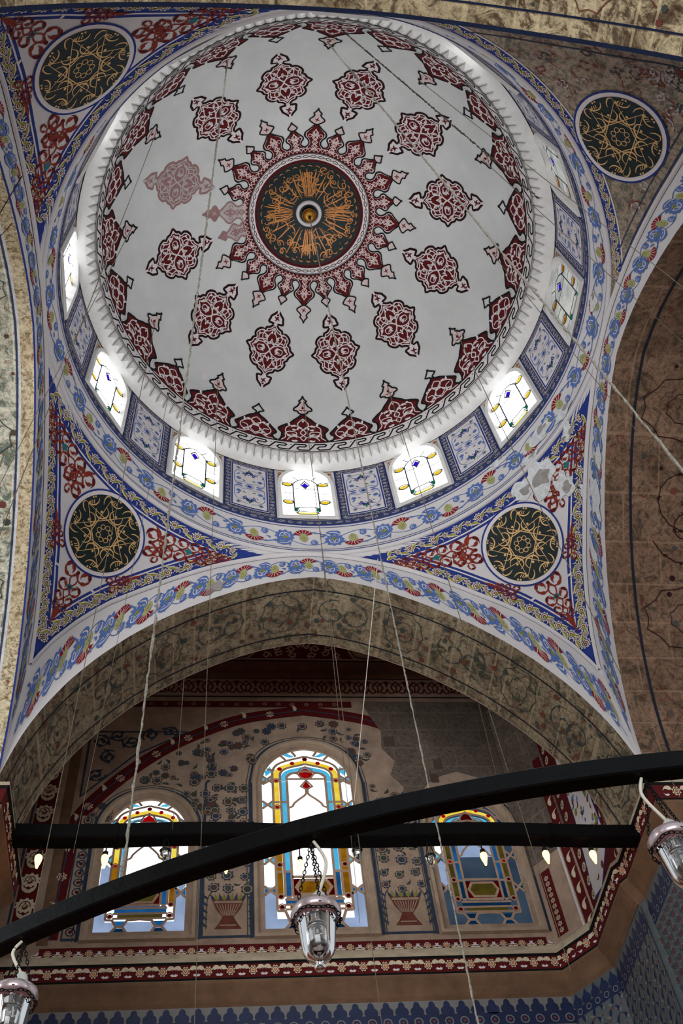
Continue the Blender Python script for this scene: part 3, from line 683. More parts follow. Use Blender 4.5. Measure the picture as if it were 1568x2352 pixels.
# ------------------------------------------------------------------ pendentives
PV=np.array([0]+list(np.cumsum(np.hypot(np.diff(PR),np.diff(PZ)))))
LV=PV[-1]
def pr_(v): return np.interp(v,PV,PR)
def pz_(v): return np.interp(v,PV,PZ)
def halfw(v): r=pr_(v); return r*(PI/4-np.arccos(np.clip(R/r,-1,1)))
def f_pend(ac):
    def f(u,v,off):
        v=np.clip(v,0,LV); r=pr_(v); a=ac+u/r; rr=r-off*.75; return stk(rr*np.sin(a),rr*np.cos(a),pz_(v)-off*.65)
    return f
vv=np.linspace(0,LV,60); EDGE=np.c_[halfw(vv),vv]
def inset(d):
    P=EDGE.copy(); n=normals(P,False); 
    Q=P+n*(-d) if (P+n*(-d))[30,0]<P[30,0] else P+n*d
    m=Q[:,0]>0; Q=Q[m]; o=np.argsort(Q[:,1]); return Q[o]
def tri_rows(d,n=26):
    Q=inset(d); ok=Q[:,1]>=0; Q=Q[ok]; v1=Q[-1,1]; w_=lambda v: np.interp(v,Q[:,1],Q[:,0])
    y=np.linspace(d,v1,n); x=w_(y); x[-1]=.0005
    return y,x
TD=MATS
def arabesque_field(D):
    """red arabesques in the three corners of the pendentive, medallion in the middle"""
    mx=.0; my=pv_c; col='red_paint' if False else 'brick_red'
    def tail(path,w0,w1,step):
        Q0=cr(path,14); S0=arcl(Q0); pos=[0.0]
        while pos[-1]<S0[-1]: pos.append(pos[-1]+max(.012,.78*(w0+(w1-w0)*pos[-1]/S0[-1])))
        P=np.c_[np.interp(pos,S0,Q0[:,0]),np.interp(pos,S0,Q0[:,1])]; n=normals(P,False); N=len(P)
        for i in range(N-1):
            t=i/(N-1); w=w0+(w1-w0)*t
            a=math.atan2(P[i+1][1]-P[i][1],P[i+1][0]-P[i][0]); lw=max(.0036,w*.062)
            for sd in (1,-1):
                c=P[i]+n[i]*sd*w*.40; r=w*.42; Q=spiral(c,r,a-sd*PI/2,1.0,sd); D.stroke(Q,lw,'brick_red',8)
                for q,ln in ((3,.42),(7,.5),(11,.4)):
                    if q<len(Q)-1: d=Q[q+1]-Q[q]; comma(D,Q[q],math.atan2(d[1],d[0])-PI/2+sd*.8,w*ln,w*.17,.3*sd,'brick_red' if q!=7 else 'maroon',8)
                D.stroke([P[i],(P[i]+P[i+1])/2+n[i]*sd*w*.18,P[i+1]],lw,'brick_red',8,smooth=4)
            D.disc(P[i],w*.09,'maroon',9,7)
        e=P[-1]; a=math.atan2(P[-1][1]-P[-2][1],P[-1][0]-P[-2][0])
        comma(D,e,a-PI/2,step*1.4,w1*.8,0,'brick_red',8)
    return tail
RM=.150
for k in range(4):
    ac=PI/4+k*PI/2 # 0 front-right,1 back-right,2 back-left,3 front-left
    aged=(k==1); mb=MB(); f=f_pend(ac)
    n=41; vs=np.linspace(0,LV,30); V=np.array([[f(np.array(u),np.array(v),0) for u in np.linspace(-1,1,n)*max(halfw(v),1e-4)] for v in vs]); mb.grid(V,'fresco_pendentive' if aged else 'white_plaster')
    D=Deco(mb,f,.035,.00045,.0008)
    pv_c=float(np.interp(1.168,PR,PV)); pc=(0,pv_c)
    if aged: pc=(rad(-4.5)*-1*1.1*-1,float(np.interp(1.142,PR,PV)))
    if not aged:
        for d,c,L in ((.006,'royal_blue',0),(.062,'pale_line',1),(.068,'royal_blue',2),(.078,'white_plaster',3)):
            y,x=tri_rows(d); D.rows(y,-x,x,c,L)
        E=inset(.034); y0=.034
        w0=float(np.interp(y0,E[:,1],E[:,0])); cols=('cream_paint','royal_blue','vase_brown','olive')
        Q=E[(E[:,1]>y0)]
        for m in (1,-1): vine(D,Q*[m,1],.050,.032,cols,4)
        vine(D,np.c_[np.linspace(-w0+.03,w0-.03,40),np.full(40,y0)],.050,.032,cols,4)
        tail=arabesque_field(D)
        for m in (1,-1):
            tail([(m*.175,.13+.02),(m*.30,.115),(m*.42,.10),(m*.50,.093)],.088,.022,.064)
            tail([(m*.21,.19),(m*.25,.15),(m*.20,.105)],.05,.018,.042)
            tail([(m*.13,pv_c+RM*1.02),(m*.185,pv_c+.09)],.045,.015,.042)
            D.star(tf([(-.02,0),(0,.012),(.02,0),(0,-.012)],(m*.33,.11)),(m*.33,.11),'blue_green',9)
        tail([(0,pv_c+RM+.035),(0,pv_c+RM+.09),(0,pv_c+RM+.14),(0,pv_c+RM+.19)],.085,.03,.058)
        D.star(tf([(-.018,0),(0,.012),(.018,0),(0,-.012)],(0,pv_c+RM+.1)),(0,pv_c+RM+.1),'blue_green',9)
    else:
        for d,c,w_ in ((.02,'slate_blue',.007),(.055,'dim_blue',.005)):
            E=inset(d); 
            for m in (1,-1): D.stroke(E[E[:,1]>.04]*[m,1],w_,c,2)
        # blue flowered strip along the ring, kept on this side too
        a=np.linspace(-.74,.74,60); D.rows(np.array([.004,.05]),np.array([-.77,-.735]),np.array([.77,.735]),'royal_blue',1); D.rows(np.array([.05,.056]),np.array([-.735,-.73]),np.array([.735,.73]),'pale_line',1)
        vine(D,np.c_[np.linspace(-.72,.72,40),np.full(40,.028)],.042,.032,('cream_paint','royal_blue','vase_brown','olive'),4)
        rs=np.random.RandomState(8)
        for j in range(90):
            y=rs.uniform(.09,LV*.85); hw=float(halfw(y))-.07
            if hw<.03: continue
            c=(rs.uniform(-hw,hw),y); P=spiral(c,rs.uniform(.015,.035),rs.uniform(0,6),1.1,rs.choice([-1,1])); D.stroke(P,.005,rs.choice(['faded_red','peeled_grey','vase_brown','faded_pale']),2); leaves(D,P,.016,rs.choice(['vase_brown','faded_pale','dim_green']),2,3)
    T0=lambda P: P+np.array(pc)
    D.T=T0; D.disc((0,0),RM+.022,'royal_blue',10,48); D.disc((0,0),RM+.015,'pale_line',11,48)
    if k in (0,):
        D.T=None; 
        for (u,v,r,sd,asp) in ((.20,.06,.075,3,1.3),(.27,.16,.05,4,1),(.12,.05,.04,7,1.6),(.33,.24,.035,5,.8),(.30,.33,.03,6,.8),(.42,.03,.03,12,1.3)): patch(D,(u,v),r,15,'peeled_plaster',12,sd,asp); patch(D,(u+.01,v+.01),r*.5,11,'peeled_grey',13,sd+3,asp)
    names={0:'front_right',1:'back_right',2:'back_left',3:'front_left'}
    pe=struct(mb.build('wall_pendentive_'+names[k]))
    mb=MB(); D=Deco(mb,f,.03,.00045,.0075); D.T=T0; D.disc((0,0),RM,'disc_green',0,56)
    G='gold_pale'; q=RM/10
    for j in range(8):
        an=j*PI/4
        K=lambda P: tf(np.asarray(P,float)*q,(0,0),an)
        D.stroke(K([(-3.3,9.2),(-3.3,8.6),(-2.2,4.0),(1.5,-4.0),(3.6,-8.6)] if 0 else [(-3.5,9.0),(-3.4,0),(-3.3,-8.2)]),[.1*q,.3*q,.26*q,.26*q,.12*q],G,2)
        D.stroke(K([(-3.5,9.0),(-2.6,9.3),(-1.6,8.5),(-1.2,7.4)]),[.15*q,.34*q,.3*q,.1*q],G,2,smooth=4)
        D.stroke(K([(-1.9,6.6),(-2.2,5.0),(-1.0,3.9),(.8,4.2),(1.5,5.4),(1.0,6.7)]),[.1*q,.26*q,.42*q,.42*q,.26*q,.1*q],G,2,smooth=4)
        D.disc(tuple(K([(-.2,5.6)])[0]),.36*q,G,3,6); 
        D.stroke(K([(2.2,8.9),(2.9,7.9),(1.3,7.6),(.2,8.2),(-.2,9.1)]),[.1*q,.28*q,.34*q,.28*q,.1*q],G,2,smooth=4)
        for e in range(4): D.stroke(K([(3.2-e*.55,7.7+.1*e),(3.0-e*.55,8.6+.1*e)]),0.2*q,G,2)
        D.disc(tuple(K([(1.6,9.5)])[0]),.27*q,G,3,6); D.disc(tuple(K([(.9,9.6)])[0]),.27*q,G,3,6)
        a8=np.linspace(0,2*PI,8,endpoint=False); D.stroke(K(np.c_[1.75+.62*np.cos(a8)*1,1.1*0+.62*np.sin(a8)]),.16*q,G,2,True)
    ro=mb.build('calligraphy_roundel',pe); ro['label']='dark green roundel with gold eight-fold calligraphy'

# ------------------------------------------------------------------ four arches: face band, moulding, soffit
NAMES=['front','right','back','left']
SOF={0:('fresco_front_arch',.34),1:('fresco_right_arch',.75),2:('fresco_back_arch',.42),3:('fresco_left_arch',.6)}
for k in range(4):
    Rk=rotz(k); mb=MB(); zoff=-.0
    def f_face(u,v,off):  # u arc length along inner curve, v 0..1
        t=np.clip(u/LI,0,1); i=stk(np.interp(t*AI[-1],AI,INN[:,0]),np.interp(t*AI[-1],AI,INN[:,1])); o=stk(np.interp(t*AO[-1],AO,OUT[:,0]),np.interp(t*AO[-1],AO,OUT[:,1]))
        p=i+(o-i)*(v/.16)[...,None]; P=stk(p[...,0],np.full(p.shape[:-1],R)-off,p[...,1]); return P@Rk.T
    us=np.linspace(0,LI,161); vs=np.linspace(0,.16,3); U,V_=np.meshgrid(us,vs,indexing='ij')
    mb.grid(f_face(U,V_,0*U),'white_plaster')
    D=Deco(mb,f_face,.04,.0004,.0008)
    D.T=lambda P: P+[0,.012]
    band(D,LI-.12,.132,20,0,1,.06)
    if k==1:
        D.T=None
        for (u,v,r,sd,asp) in ((LI*.30,.07,.05,4,1.6),(LI*.36,.05,.03,3,2),(LI*.22,.10,.035,9,1.5)): patch(D,(u,v),r,14,'peeled_plaster',9,sd,asp)
    if k==0:
        D.T=None; patch(D,(LI*.36,.05),.03,13,'peeled_grey',9,5,1.6); patch(D,(LI*.352,.035),.016,11,'faded_red',10,6,1.4)
    # moulding along outer curve, groove line
    V=[]
    for (x,z) in OUT[1:-1]:
        V.append([np.array([x,R-.003-.012*math.cos(b)*(math.cos(b)>0),z-.004+.011*math.sin(b)])@Rk.T for b in np.linspace(-PI/2,PI/2,6)])
    mb.grid(np.array(V),'white_plaster')
    struct(mb.build('wall_'+NAMES[k]+'_arch_face'))
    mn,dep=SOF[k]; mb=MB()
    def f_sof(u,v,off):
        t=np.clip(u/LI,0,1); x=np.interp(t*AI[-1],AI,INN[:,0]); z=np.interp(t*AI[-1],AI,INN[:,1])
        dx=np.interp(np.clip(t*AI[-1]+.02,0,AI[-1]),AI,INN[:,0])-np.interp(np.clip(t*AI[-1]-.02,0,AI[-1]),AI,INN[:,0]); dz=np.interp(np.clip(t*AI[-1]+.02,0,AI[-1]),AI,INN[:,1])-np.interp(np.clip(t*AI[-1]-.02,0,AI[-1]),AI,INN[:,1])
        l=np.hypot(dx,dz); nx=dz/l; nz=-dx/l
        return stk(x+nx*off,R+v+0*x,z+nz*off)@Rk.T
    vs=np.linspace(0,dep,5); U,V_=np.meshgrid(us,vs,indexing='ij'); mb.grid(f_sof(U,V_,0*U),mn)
    D=Deco(mb,f_sof,.05,.0005,.001)
    bw=.05 if k!=1 else .085
    edge={0:'fresco_front_arch',1:'fresco_right_arch',2:'fresco_back_arch',3:'ochre_edge'}[k]
    line={0:'line_dark',1:'line_dark',2:'navy_line',3:'slate_blue'}[k]
    def strip(v0,v1,c,L): 
        V=np.stack([np.repeat(us,2),np.tile([v0,v1],len(us))],1); D.put(V,[(2*i,2*i+1,2*i+3,2*i+2) for i in range(len(us)-1)],c,L)
    if k==3: strip(.0,.006,'royal_blue',2); strip(.006,bw,'ochre_edge',1); strip(bw,bw+.008,'peeled_plaster',1)
    if k==2: strip(0,.012,'navy_line',2); strip(.19,.202,'navy_line',2); strip(.40,.42,'black_paint',2)
    strip(bw+.01,bw+.016 if k!=1 else bw+.02,line,2)
    if k==0: strip(dep-bw,dep-bw+.006,line,2)
    if k==1: strip(.60,.61,line,2)
    # worn palmette outlines along the soffit
    rs=np.random.RandomState(20+k); mid=(bw+(dep-bw if k in(0,) else min(dep,.36 if k!=1 else .55)))/2
    cl={0:'dim_green',1:'maroon_dark',2:'vase_brown',3:'dim_green'}[k]
    n=12 if k!=1 else 8; hh=(mid-bw)*.85
    for j in range(n):
        u=LI*(j+.5)/n; w_=LI/n*.33
        if j%2: 
            a=np.linspace(0,2*PI,40,endpoint=False); rr=1-.1*np.abs(np.sin(a*5)); P=np.c_[u+w_*rr*np.cos(a),mid+hh*rr*np.sin(a)]; D.stroke(P,.0032,cl,3,True); P=np.c_[u+w_*.5*rr*np.cos(a),mid+hh*.5*rr*np.sin(a)]; D.stroke(P,.0025,cl,3,True)
        else:
            for sd in (1,-1):
                P=spiral((u+sd*w_*.5,mid),hh*.7,rs.uniform(0,6),1.2,sd); D.stroke(P,.0035,cl,3); leaves(D,P,.022,cl,3,3)
        for e in range(9):
            c=(u+rs.uniform(-1,1)*LI/n*.5,mid+rs.uniform(-1,1)*hh); petals(D,c,rs.uniform(.006,.014),7,rs.choice([cl,'dim_green','dark_panel','vase_brown']),3)
    struct(mb.build('wall_'+NAMES[k]+'_arch_soffit'))

# ------------------------------------------------------------------ walls below and behind the front arch
YB=1.9; ZC=3.72; ZT=2.02
def wallstrip(mb,pts,z0,z1,m):
    for (a,b) in zip(pts[:-1],pts[1:]):
        n=max(1,int(np.linalg.norm(np.subtract(b,a))/.15)); X=[np.add(a,np.multiply(np.subtract(b,a),i/n)) for i in range(n+1)]
        mb.grid(np.array([[[x[0],x[1],z] for x in X] for z in np.linspace(z0,z1,5)]),m)
# corner piers of the bay
def pier(name,sx,sy,pts):
    mb=MB(); wallstrip(mb,[(sx*p[0],sy*p[1]) for p in pts],-.4,2.22,'panel_plaster'); return struct(mb.build(name))
pier('wall_pier_back_left',-1,-1,[(1.7,R),(R,R),(R,1.45)]); pier('wall_pier_back_right',1,-1,[(1.9,R),(R,R),(R,1.45)])
# --- back wall with three windows
WINS=[(.012,.19,3.203,2.298),(-.636,.163,2.92,2.298),(.672,.163,2.915,2.298)]
def aw(x,hw,zt,c): # pointed arch top of a niche window
    t=np.clip(np.abs(x-c)/hw,0,1); return zt-.19*(1-np.sqrt(np.clip(1-t**2.1,0,1)))-.012*t
mb=MB(); XL,XR=-1.5,.89
xx=np.unique(np.concatenate([np.linspace(XL,XR,60)]+[np.linspace(c-h,c+h,33) for c,h,_,_ in WINS]))
for x0,x1 in zip(xx[:-1],xx[1:]):
    xm=(x0+x1)/2; seg=[((-.4,-.4),(ZC,ZC))]
    for c,h,zt,zb in WINS:
        if abs(xm-c)<h: seg=[((-.4,-.4),(zb,zb)),((aw(x0,h,zt,c),aw(x1,h,zt,c)),(ZC,ZC))]
    for lo,hi in seg: mb.add([(x0,YB,lo[0]),(x1,YB,lo[1]),(x1,YB,hi[1]),(x0,YB,hi[0])],[(0,1,2,3)],'panel_plaster')
def f_bw(u,v,off): return stk(u,YB-off,v)
D=Deco(mb,f_bw,.2,.0005,.001)
DB,DG,VB='dim_blue','dim_green','vase_brown'
# upper dark field, big pointed arch of red band
def bigarch(s):
    h=[(-.945,2.27),(-.935,2.6),(-.92,2.80),(-.80,2.99),(-.63,3.165),(-.46,3.285),(-.25,3.385),(.02,3.44)]; h=cr(h,5); h=h+np.c_[np.where(h[:,0]<-.85,s,s*.5),-np.full(len(h),s)*.9]; return h
BA=bigarch(0); BM=BA.copy(); BM[:,0]=.04-BM[:,0]
BAx=np.vstack([BA,BM[::-1][1:]]); 
D.stroke(BAx[:-8],.062,'maroon',2); D.stroke(BAx,.006,'dim_blue',4)
for i in range(2,52,2):
    if i<len(BA): rosette(D,BA[i],.02,('cream_paint','maroon','brick_red'),3,7) if i%4==0 else comma(D,BA[i],.6,.05,.018,.3,'cream_paint',3)
# spandrel corner panel left of the arch
D.stroke([(-.92,3.3),(-.92,2.93),(-.72,3.16),(-.5,3.3),(-.92,3.3)],.008,DB,3)
for j,(x,z) in enumerate(((-.87,3.05),(-.83,3.15),(-.87,3.24),(-.74,3.24),(-.66,3.28),(-.58,3.3),(-.8,3.28))):
    P=spiral((x,z),.04,j,1.3,1 if j%2 else -1); D.stroke(P,.006,DB,3); leaves(D,P,.03,DB,3,3)
# vertical red carnation column on the left
D.rect(-1.085,-1.015,2.25,3.3,'maroon',2); D.rect(-1.10,-1.092,2.25,3.3,DB,2); D.rect(-.985,-.945,2.25,3.3,'brown_moulding',2)
for j in range(9):
    z=2.30+j*.11; peony(D,(-1.05,z),0,.036,'cream_paint','vase_brown',4,'maroon'); comma(D,(-1.06,z-.05),-.5,.06,.015,.3,'cream_paint',4); comma(D,(-1.04,z-.05),.5,.06,.015,-.3,'cream_paint',4)
for j in range(6): P=spiral((-1.15,2.3+j*.14),.035,j,1.2,1); D.stroke(P,.006,DB,3); leaves(D,P,.03,'blue_green',3,3)
# scroll column between red bands, left of window
D.rect(-.905,-.842,2.265,2.83,DB,1); D.rect(-.899,-.848,2.275,2.83,'panel_plaster',2)
for j in range(13):
    z=2.30+j*.042; D.circle((-.874,z),.016,.005,DB,3,14); D.disc((-.874,z),.007,'maroon',4,8); comma(D,(-.874,z),1.1*j,.03,.008,.3,DB,3)
D.rect(.885-.04,.885,2.265,2.56,DB,1) if 0 else None
# window surrounds: blue line following the frames
for c,h,zt,zb in WINS:
    for g,wd,cl in ((.052,.009,DB),(.066,.003,DG)):
        t=np.linspace(-1,1,33); P=np.c_[c+t*(h+g),[aw(c+q*h,h,zt,c) for q in t]]; P[:,1]+=g*np.sqrt(np.clip(1-t**6,0,1)); P=np.vstack([[(c-h-g,2.26)],P,[(c+h+g,2.26)]]); D.stroke(P,wd,cl,3)
# vase panels with sprays
def vase(c,x0,x1):
    D.stroke([(x0,3.0),(x0,2.268),(x1,2.268),(x1,2.8 if c>0 else 3.0)],.009,DB,3)
    z=2.30; D.star([(c-.05,z),(c+.05,z),(c+.035,z+.02),(c+.02,z+.05),(c+.045,z+.085),(c+.06,z+.125),(c-.06,z+.125),(c-.045,z+.085),(c-.02,z+.05),(c-.035,z+.02)],(c,z+.06),VB,3)
    D.rect(c-.052,c+.052,z+.108,z+.118,'panel_plaster',4); D.rect(c-.03,c+.03,z+.012,z+.017,'panel_plaster',4)
    for q in range(-4,5): D.stroke([(c+q*.011,z+.105),(c+q*.005,z+.055)],.0035,'panel_plaster',4); comma(D,(c+q*.013,z+.12),-q*.12,.035,.011,0,'olive' if q%2 else DB,4)
    rs=np.random.RandomState(int(c*100)+70)
    zt=3.02 if c<0 else 2.8
    y=2.47
    while y<zt:
        for x in (c-.062,c,c+.062):
            rr=rs.uniform(.018,.027); xx=x+rs.uniform(-.012,.012); yy=y+rs.uniform(-.012,.012)
            rosette(D,(xx,yy),rr,(rs.choice([DB,DG,DB]),'panel_plaster',rs.choice([VB,'dim_green','olive_dim'])),4,8)
            comma(D,(xx+.02,yy+.02),rs.uniform(0,6),.03,.009,.3,DG,4)
        y+=.062
    for m in (1,-1):
        for j in range(5): comma(D,(c+m*.075,2.31+j*.03),m*-.4,.03,.009,.3*m,DB,4)
        D.stroke([(c+m*.08,2.30),(c+m*.078,2.42),(c+m*.06,2.46)],.003,DG,4,smooth=3)
vase(-.315,-.412,-.222); vase(.355,.258,.452)
# floral field over the windows
rs=np.random.RandomState(9)
for j in range(420):
    x=rs.uniform(-.86,.5); z=rs.uniform(2.78,3.42)
    lim=np.interp(abs(x-.02),np.abs(BA[::-1,0]-.02),BA[::-1,1])-.06
    bad=z>lim
    for c,h,zt,zb in WINS:
        if abs(x-c)<h+.075 and z<float(aw(c+np.clip(x-c,-h,h),h,zt,c))+.095: bad=True
    if x>.25 and z<3.0+.5*(x-.25)*0 and x>.5: bad=True
    if x>.30+.25*math.sin(z*20)*.1 and z>2.95: bad=True
    if bad: continue
    rosette(D,(x,z),rs.uniform(.013,.025),(rs.choice([DB,DG,'dark_panel']),rs.choice(['panel_plaster','dark_panel']),rs.choice([VB,'dim_blue'])),4,8) if j%3 else comma(D,(x,z),rs.uniform(0,6),.035,.011,.3,DG,4)
# bare masonry where the painting is lost, right of the middle window
patchpoly=[(.30,3.50),(.34,3.30),(.42,3.16),(.36,3.05),(.44,2.95),(.41,2.86),(.30,2.84),(.33,2.78),(.5,2.80),(.56,2.95),(.67,3.02),(.78,2.96),(.87,2.8),(.88,2.3),(.89,3.5)]
D.star([(.30,3.50),(.33,3.40),(.37,3.30),(.36,3.20),(.41,3.12),(.38,3.04),(.43,2.97),(.41,2.90),(.46,2.86),(.49,2.93),(.54,3.00),(.60,3.035),(.672,3.06),(.75,3.03),(.83,2.99),(.889,2.96),(.889,3.5)],(.62,3.25),'bare_masonry',6)
D.star([(.862,2.9),(.888,2.95),(.888,2.5),(.856,2.56)],(.87,2.75),'bare_masonry',6)
for (x,z,a,b) in ((.60,3.10,.04,.05),(.57,3.02,.035,.04),(.40,3.24,.05,.05)): D.rect(x-a*.5,x+a*.5,z-b*.6,z+b*.6,'dark_panel',7)
# frieze beside right window
D.rect(.838+.03,.888,2.265,2.5,DB,2) if 0 else None
# red band at the foot of the wall
D.rect(-.97,.86,2.19,2.236,'maroon',3)
for j in range(26):
    x=-.94+j*.071; rosette(D,(x,2.213),.014,('cream_paint','maroon','orange_paint'),4,8)
    for m in (1,-1): comma(D,(x+m*.018,2.206),-m*1.3,.04,.012,.35*m,'cream_paint',4); comma(D,(x+m*.03,2.222),-m*1.8,.025,.008,.35*m,'pale_line',4)
# tile revetment under the ledge
def tiles(D,x0,x1,z1,z0,seed):
    D.rect(x0,x1,z0,z1,'tile_white',1); 
    n=int((x1-x0)/.052); p=(x1-x0)/n
    D.rect(x0,x1,z1-.055,z1-.05,'tile_blue',3)
    for j in range(n):
        x=x0+(j+.5)*p
        D.star(cr([(x-.020,z1-.052),(x-.022,z1-.03),(x-.012,z1-.022),(x-.010,z1-.01),(x,z1-.002),(x+.010,z1-.01),(x+.012,z1-.022),(x+.022,z1-.03),(x+.020,z1-.052)],2,True),(x,z1-.03),'tile_blue',3)
    D.rect(x0,x1,z1-.098,z1-.055,'tile_blue',3)
    for j in range(n): x=x0+(j+.5)*p; D.circle((x,z1-.076),.014,.004,'tile_white',4,12); D.disc((x,z1-.076),.005,'tile_red',5,6)
    z=z1-.10; i=0; PW=.20
    npn=max(1,int((x1-x0)/.42)); pw=(x1-x0)/npn
    for q in range(npn):
        a=x0+q*pw; b=a+pw
        D.rect(a,a+.012,z0,z,'tile_blue',3); D.rect(b-.012,b,z0,z,'tile_blue',3)
        zz=z-.02
        while zz>z0:
            m=int((pw-.04)/.025)
            for j in range(m):
                x=a+.024+(j+.5)*(pw-.048)/m
                if q%2==0:
                    sd=1 if j%2 else -1
                    comma(D,(x-sd*.01,zz-.012),-sd*.8,.031,.012,.2*sd,'tile_blue',4); D.disc((x,zz+.012),.004,'tile_teal',4,6)
                else:
                    D.circle((x,zz),.0105,.0045,'tile_blue',4,8); D.disc((x,zz),.005,'tile_red' if (j+i)%2 else 'tile_teal',4,6); 
            zz-=.025; i+=1
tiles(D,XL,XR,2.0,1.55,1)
# ceiling cornice: painted scroll band and mouldings
D.rect(XL,XR,3.535,3.655,'panel_plaster',2); D.rect(XL,XR,3.657,3.664,'black_paint',3); D.rect(XL,XR,3.528,3.536,'black_paint',3); D.rect(XL,.25,3.46,3.50,'maroon',3); 
for j in range(26):
    x=XL+.045+j*.09
    for m in (1,-1):
        D.stroke([(x+m*.045,3.64),(x+m*.02,3.60),(x+m*.033,3.57),(x+m*.012,3.56),(x,3.59)],.008,'maroon',4,smooth=4); D.stroke([(x,3.64),(x+m*.028,3.625),(x+m*.045,3.60),(x+m*.04,3.56)],.006,'maroon',4,smooth=4)
    comma(D,(x,3.645),PI,.05,.02,0,'maroon',4)
    for m in (1,-1): D.stroke(spiral((XL+.045+j*.065,3.48),.012,j,1,m,8),.003,'faded_red',4) if XL+.045+j*.065<.22 else None
bwall=struct(mb.build('wall_back_of_alcove'))
# ---- remaining alcove walls
RP=[(R,R+.34),(1.012,1.40),(1.01,1.737),(.89,YB)]
mb=MB(); wallstrip(mb,[(R,R+.34),(1.012,1.40),(1.01,1.737)],2.1,ZC,'panel_plaster'); wallstrip(mb,[(1.7,R),(R,R),(R,R+.34),(1.012,1.4),(1.01,1.737)],-.4,2.1,'tile_ground'); wallstrip(mb,[(1.7,R),(R,R)],2.0,2.25,'panel_plaster'); wallstrip(mb,[(R,R),(R,R+.34)],2.1,2.22,'panel_plaster')
def f_rw(u,v,off): return stk(1.01-off+0*u,u,v)
D=Deco(mb,f_rw,.2,.0005,.0012)
y0,y1=1.40,1.73
D.rect(y0,y1,2.13,3.7,'bare_masonry',0)
D.star([(1.735,2.13),(1.735,3.2),(1.61,3.2),(1.61,2.75),(1.64,2.13)],(1.69,2.7),'maroon',2)
D.star([(1.40,2.14),(1.42,3.1),(1.60,3.1),(1.63,2.5),(1.72,2.19),(1.56,2.14)],(1.52,2.6),'maroon',1)
D.star([(1.43,2.30),(1.43,3.1),(1.60,3.1),(1.63,2.55),(1.70,2.24),(1.60,2.22)],(1.54,2.7),'royal_blue',3)
D.star([(1.436,2.305),(1.436,3.1),(1.594,3.1),(1.624,2.55),(1.69,2.25),(1.602,2.228)],(1.54,2.7),'pale_line',4)
rs=np.random.RandomState(5)
for j in range(110):
    y=rs.uniform(1.45,1.60); z=rs.uniform(2.27,3.05); c=rs.choice(['sky_blue','olive','slate_blue','vase_brown','dim_blue'])
    petals(D,(y,z),rs.uniform(.008,.017),7,c,5) if j%2 else comma(D,(y,z),rs.uniform(0,6),.035,.011,.3,c,5)
for j in range(16):
    z=2.2+j*.06; peony(D,(1.69,z),0,.02,'cream_paint','vase_brown',5,'maroon'); comma(D,(1.415,z),.5,.03,.01,.3,'cream_paint',5)
def tilesR(D,f,x0,x1,z1,z0,seed,mode):
    D.rect(x0,x1,z0,z1,'tile_ground',1)
    n=max(2,int((x1-x0)/.04)); p=(x1-x0)/n
    for j in range(n):
        x=x0+(j+.5)*p
        D.star(cr([(x-.016,z1-.05),(x-.018,z1-.03),(x-.008,z1-.02),(x,z1-.002),(x+.008,z1-.02),(x+.018,z1-.03),(x+.016,z1-.05)],2,True),(x,z1-.03),'tile_blue',3)
    D.rect(x0,x1,z1-.085,z1-.052,'tile_blue',2)
    for j in range(n): D.circle((x0+(j+.5)*p,z1-.068),.010,.003,'tile_white',4,10)
    z=z1-.11; i=0
    while z>z0:
        for j in range(n):
            x=x0+(j+.5*(i%2)+.25)*p
            if mode==0:
                D.star(cr([(x-.012,z),(x,z-.018),(x+.012,z),(x,z+.018)],3,True),(x,z),'tile_white',3); D.disc((x,z),.006,'tile_red',4,6); D.circle((x,z),.009,.003,'tile_blue',4,8)
                comma(D,(x+.012,z+.008),-.8,.02,.007,.3,'tile_teal',4)
            else:
                sd=1 if j%2 else -1; comma(D,(x,z),sd*.7,.036,.012,.25*sd,'tile_blue',4); comma(D,(x,z),-sd*.9,.022,.009,.25,'tile_white',4); D.disc((x+.01,z-.01),.004,'tile_red',4,5)
        z-=.034; i+=1
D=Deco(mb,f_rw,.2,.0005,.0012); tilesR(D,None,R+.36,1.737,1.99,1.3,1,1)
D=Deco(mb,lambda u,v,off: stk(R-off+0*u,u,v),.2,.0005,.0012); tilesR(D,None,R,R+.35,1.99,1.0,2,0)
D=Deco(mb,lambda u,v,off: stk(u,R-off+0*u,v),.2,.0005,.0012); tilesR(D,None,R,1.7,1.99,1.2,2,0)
struct(mb.build('wall_right_of_alcove'))
mb=MB(); wallstrip(mb,[(1.01,1.737),(.89,YB)],-.4,ZC,'panel_plaster')
L_=math.hypot(.12,.163); ex=np.array([-.12,.163])/L_; nn_=np.array([-.163,-.12])/L_
D=Deco(mb,lambda u,v,off: stk(1.01+ex[0]*u+nn_[0]*off,1.737+ex[1]*u+nn_[1]*off,v),.2,.0005,.0012)
D.rect(0,L_,2.55,3.7,'bare_masonry',1); D.rect(.01,.05,2.15,3.0,'maroon',2); D.rect(.13,.18,2.22,2.5,'maroon',2); D.rect(.055,.065,2.15,2.6,'pale_line',2)
for j in range(10): comma(D,(.03,2.18+j*.07),.5,.05,.018,.3,'cream_paint',3); rosette(D,(.155,2.24+j*.025),.011,('cream_paint','maroon','dim_blue'),3,6)
tilesR(D,None,0,L_,2.0,1.5,3,1)
struct(mb.build('wall_chamfer_of_alcove'))
mb=MB(); wallstrip(mb,[(-1.7,R),(-R,R),(-R,R+.34),(-1.5,R+.36),(-1.5,YB)],-.4,2.22,'panel_plaster'); wallstrip(mb,[(-R,R+.34),(-1.5,R+.36),(-1.5,YB)],2.22,ZC,'panel_plaster')
D=Deco(mb,lambda u,v,off: stk(-R+off+0*u,u,v),.2,.0005,.0012)
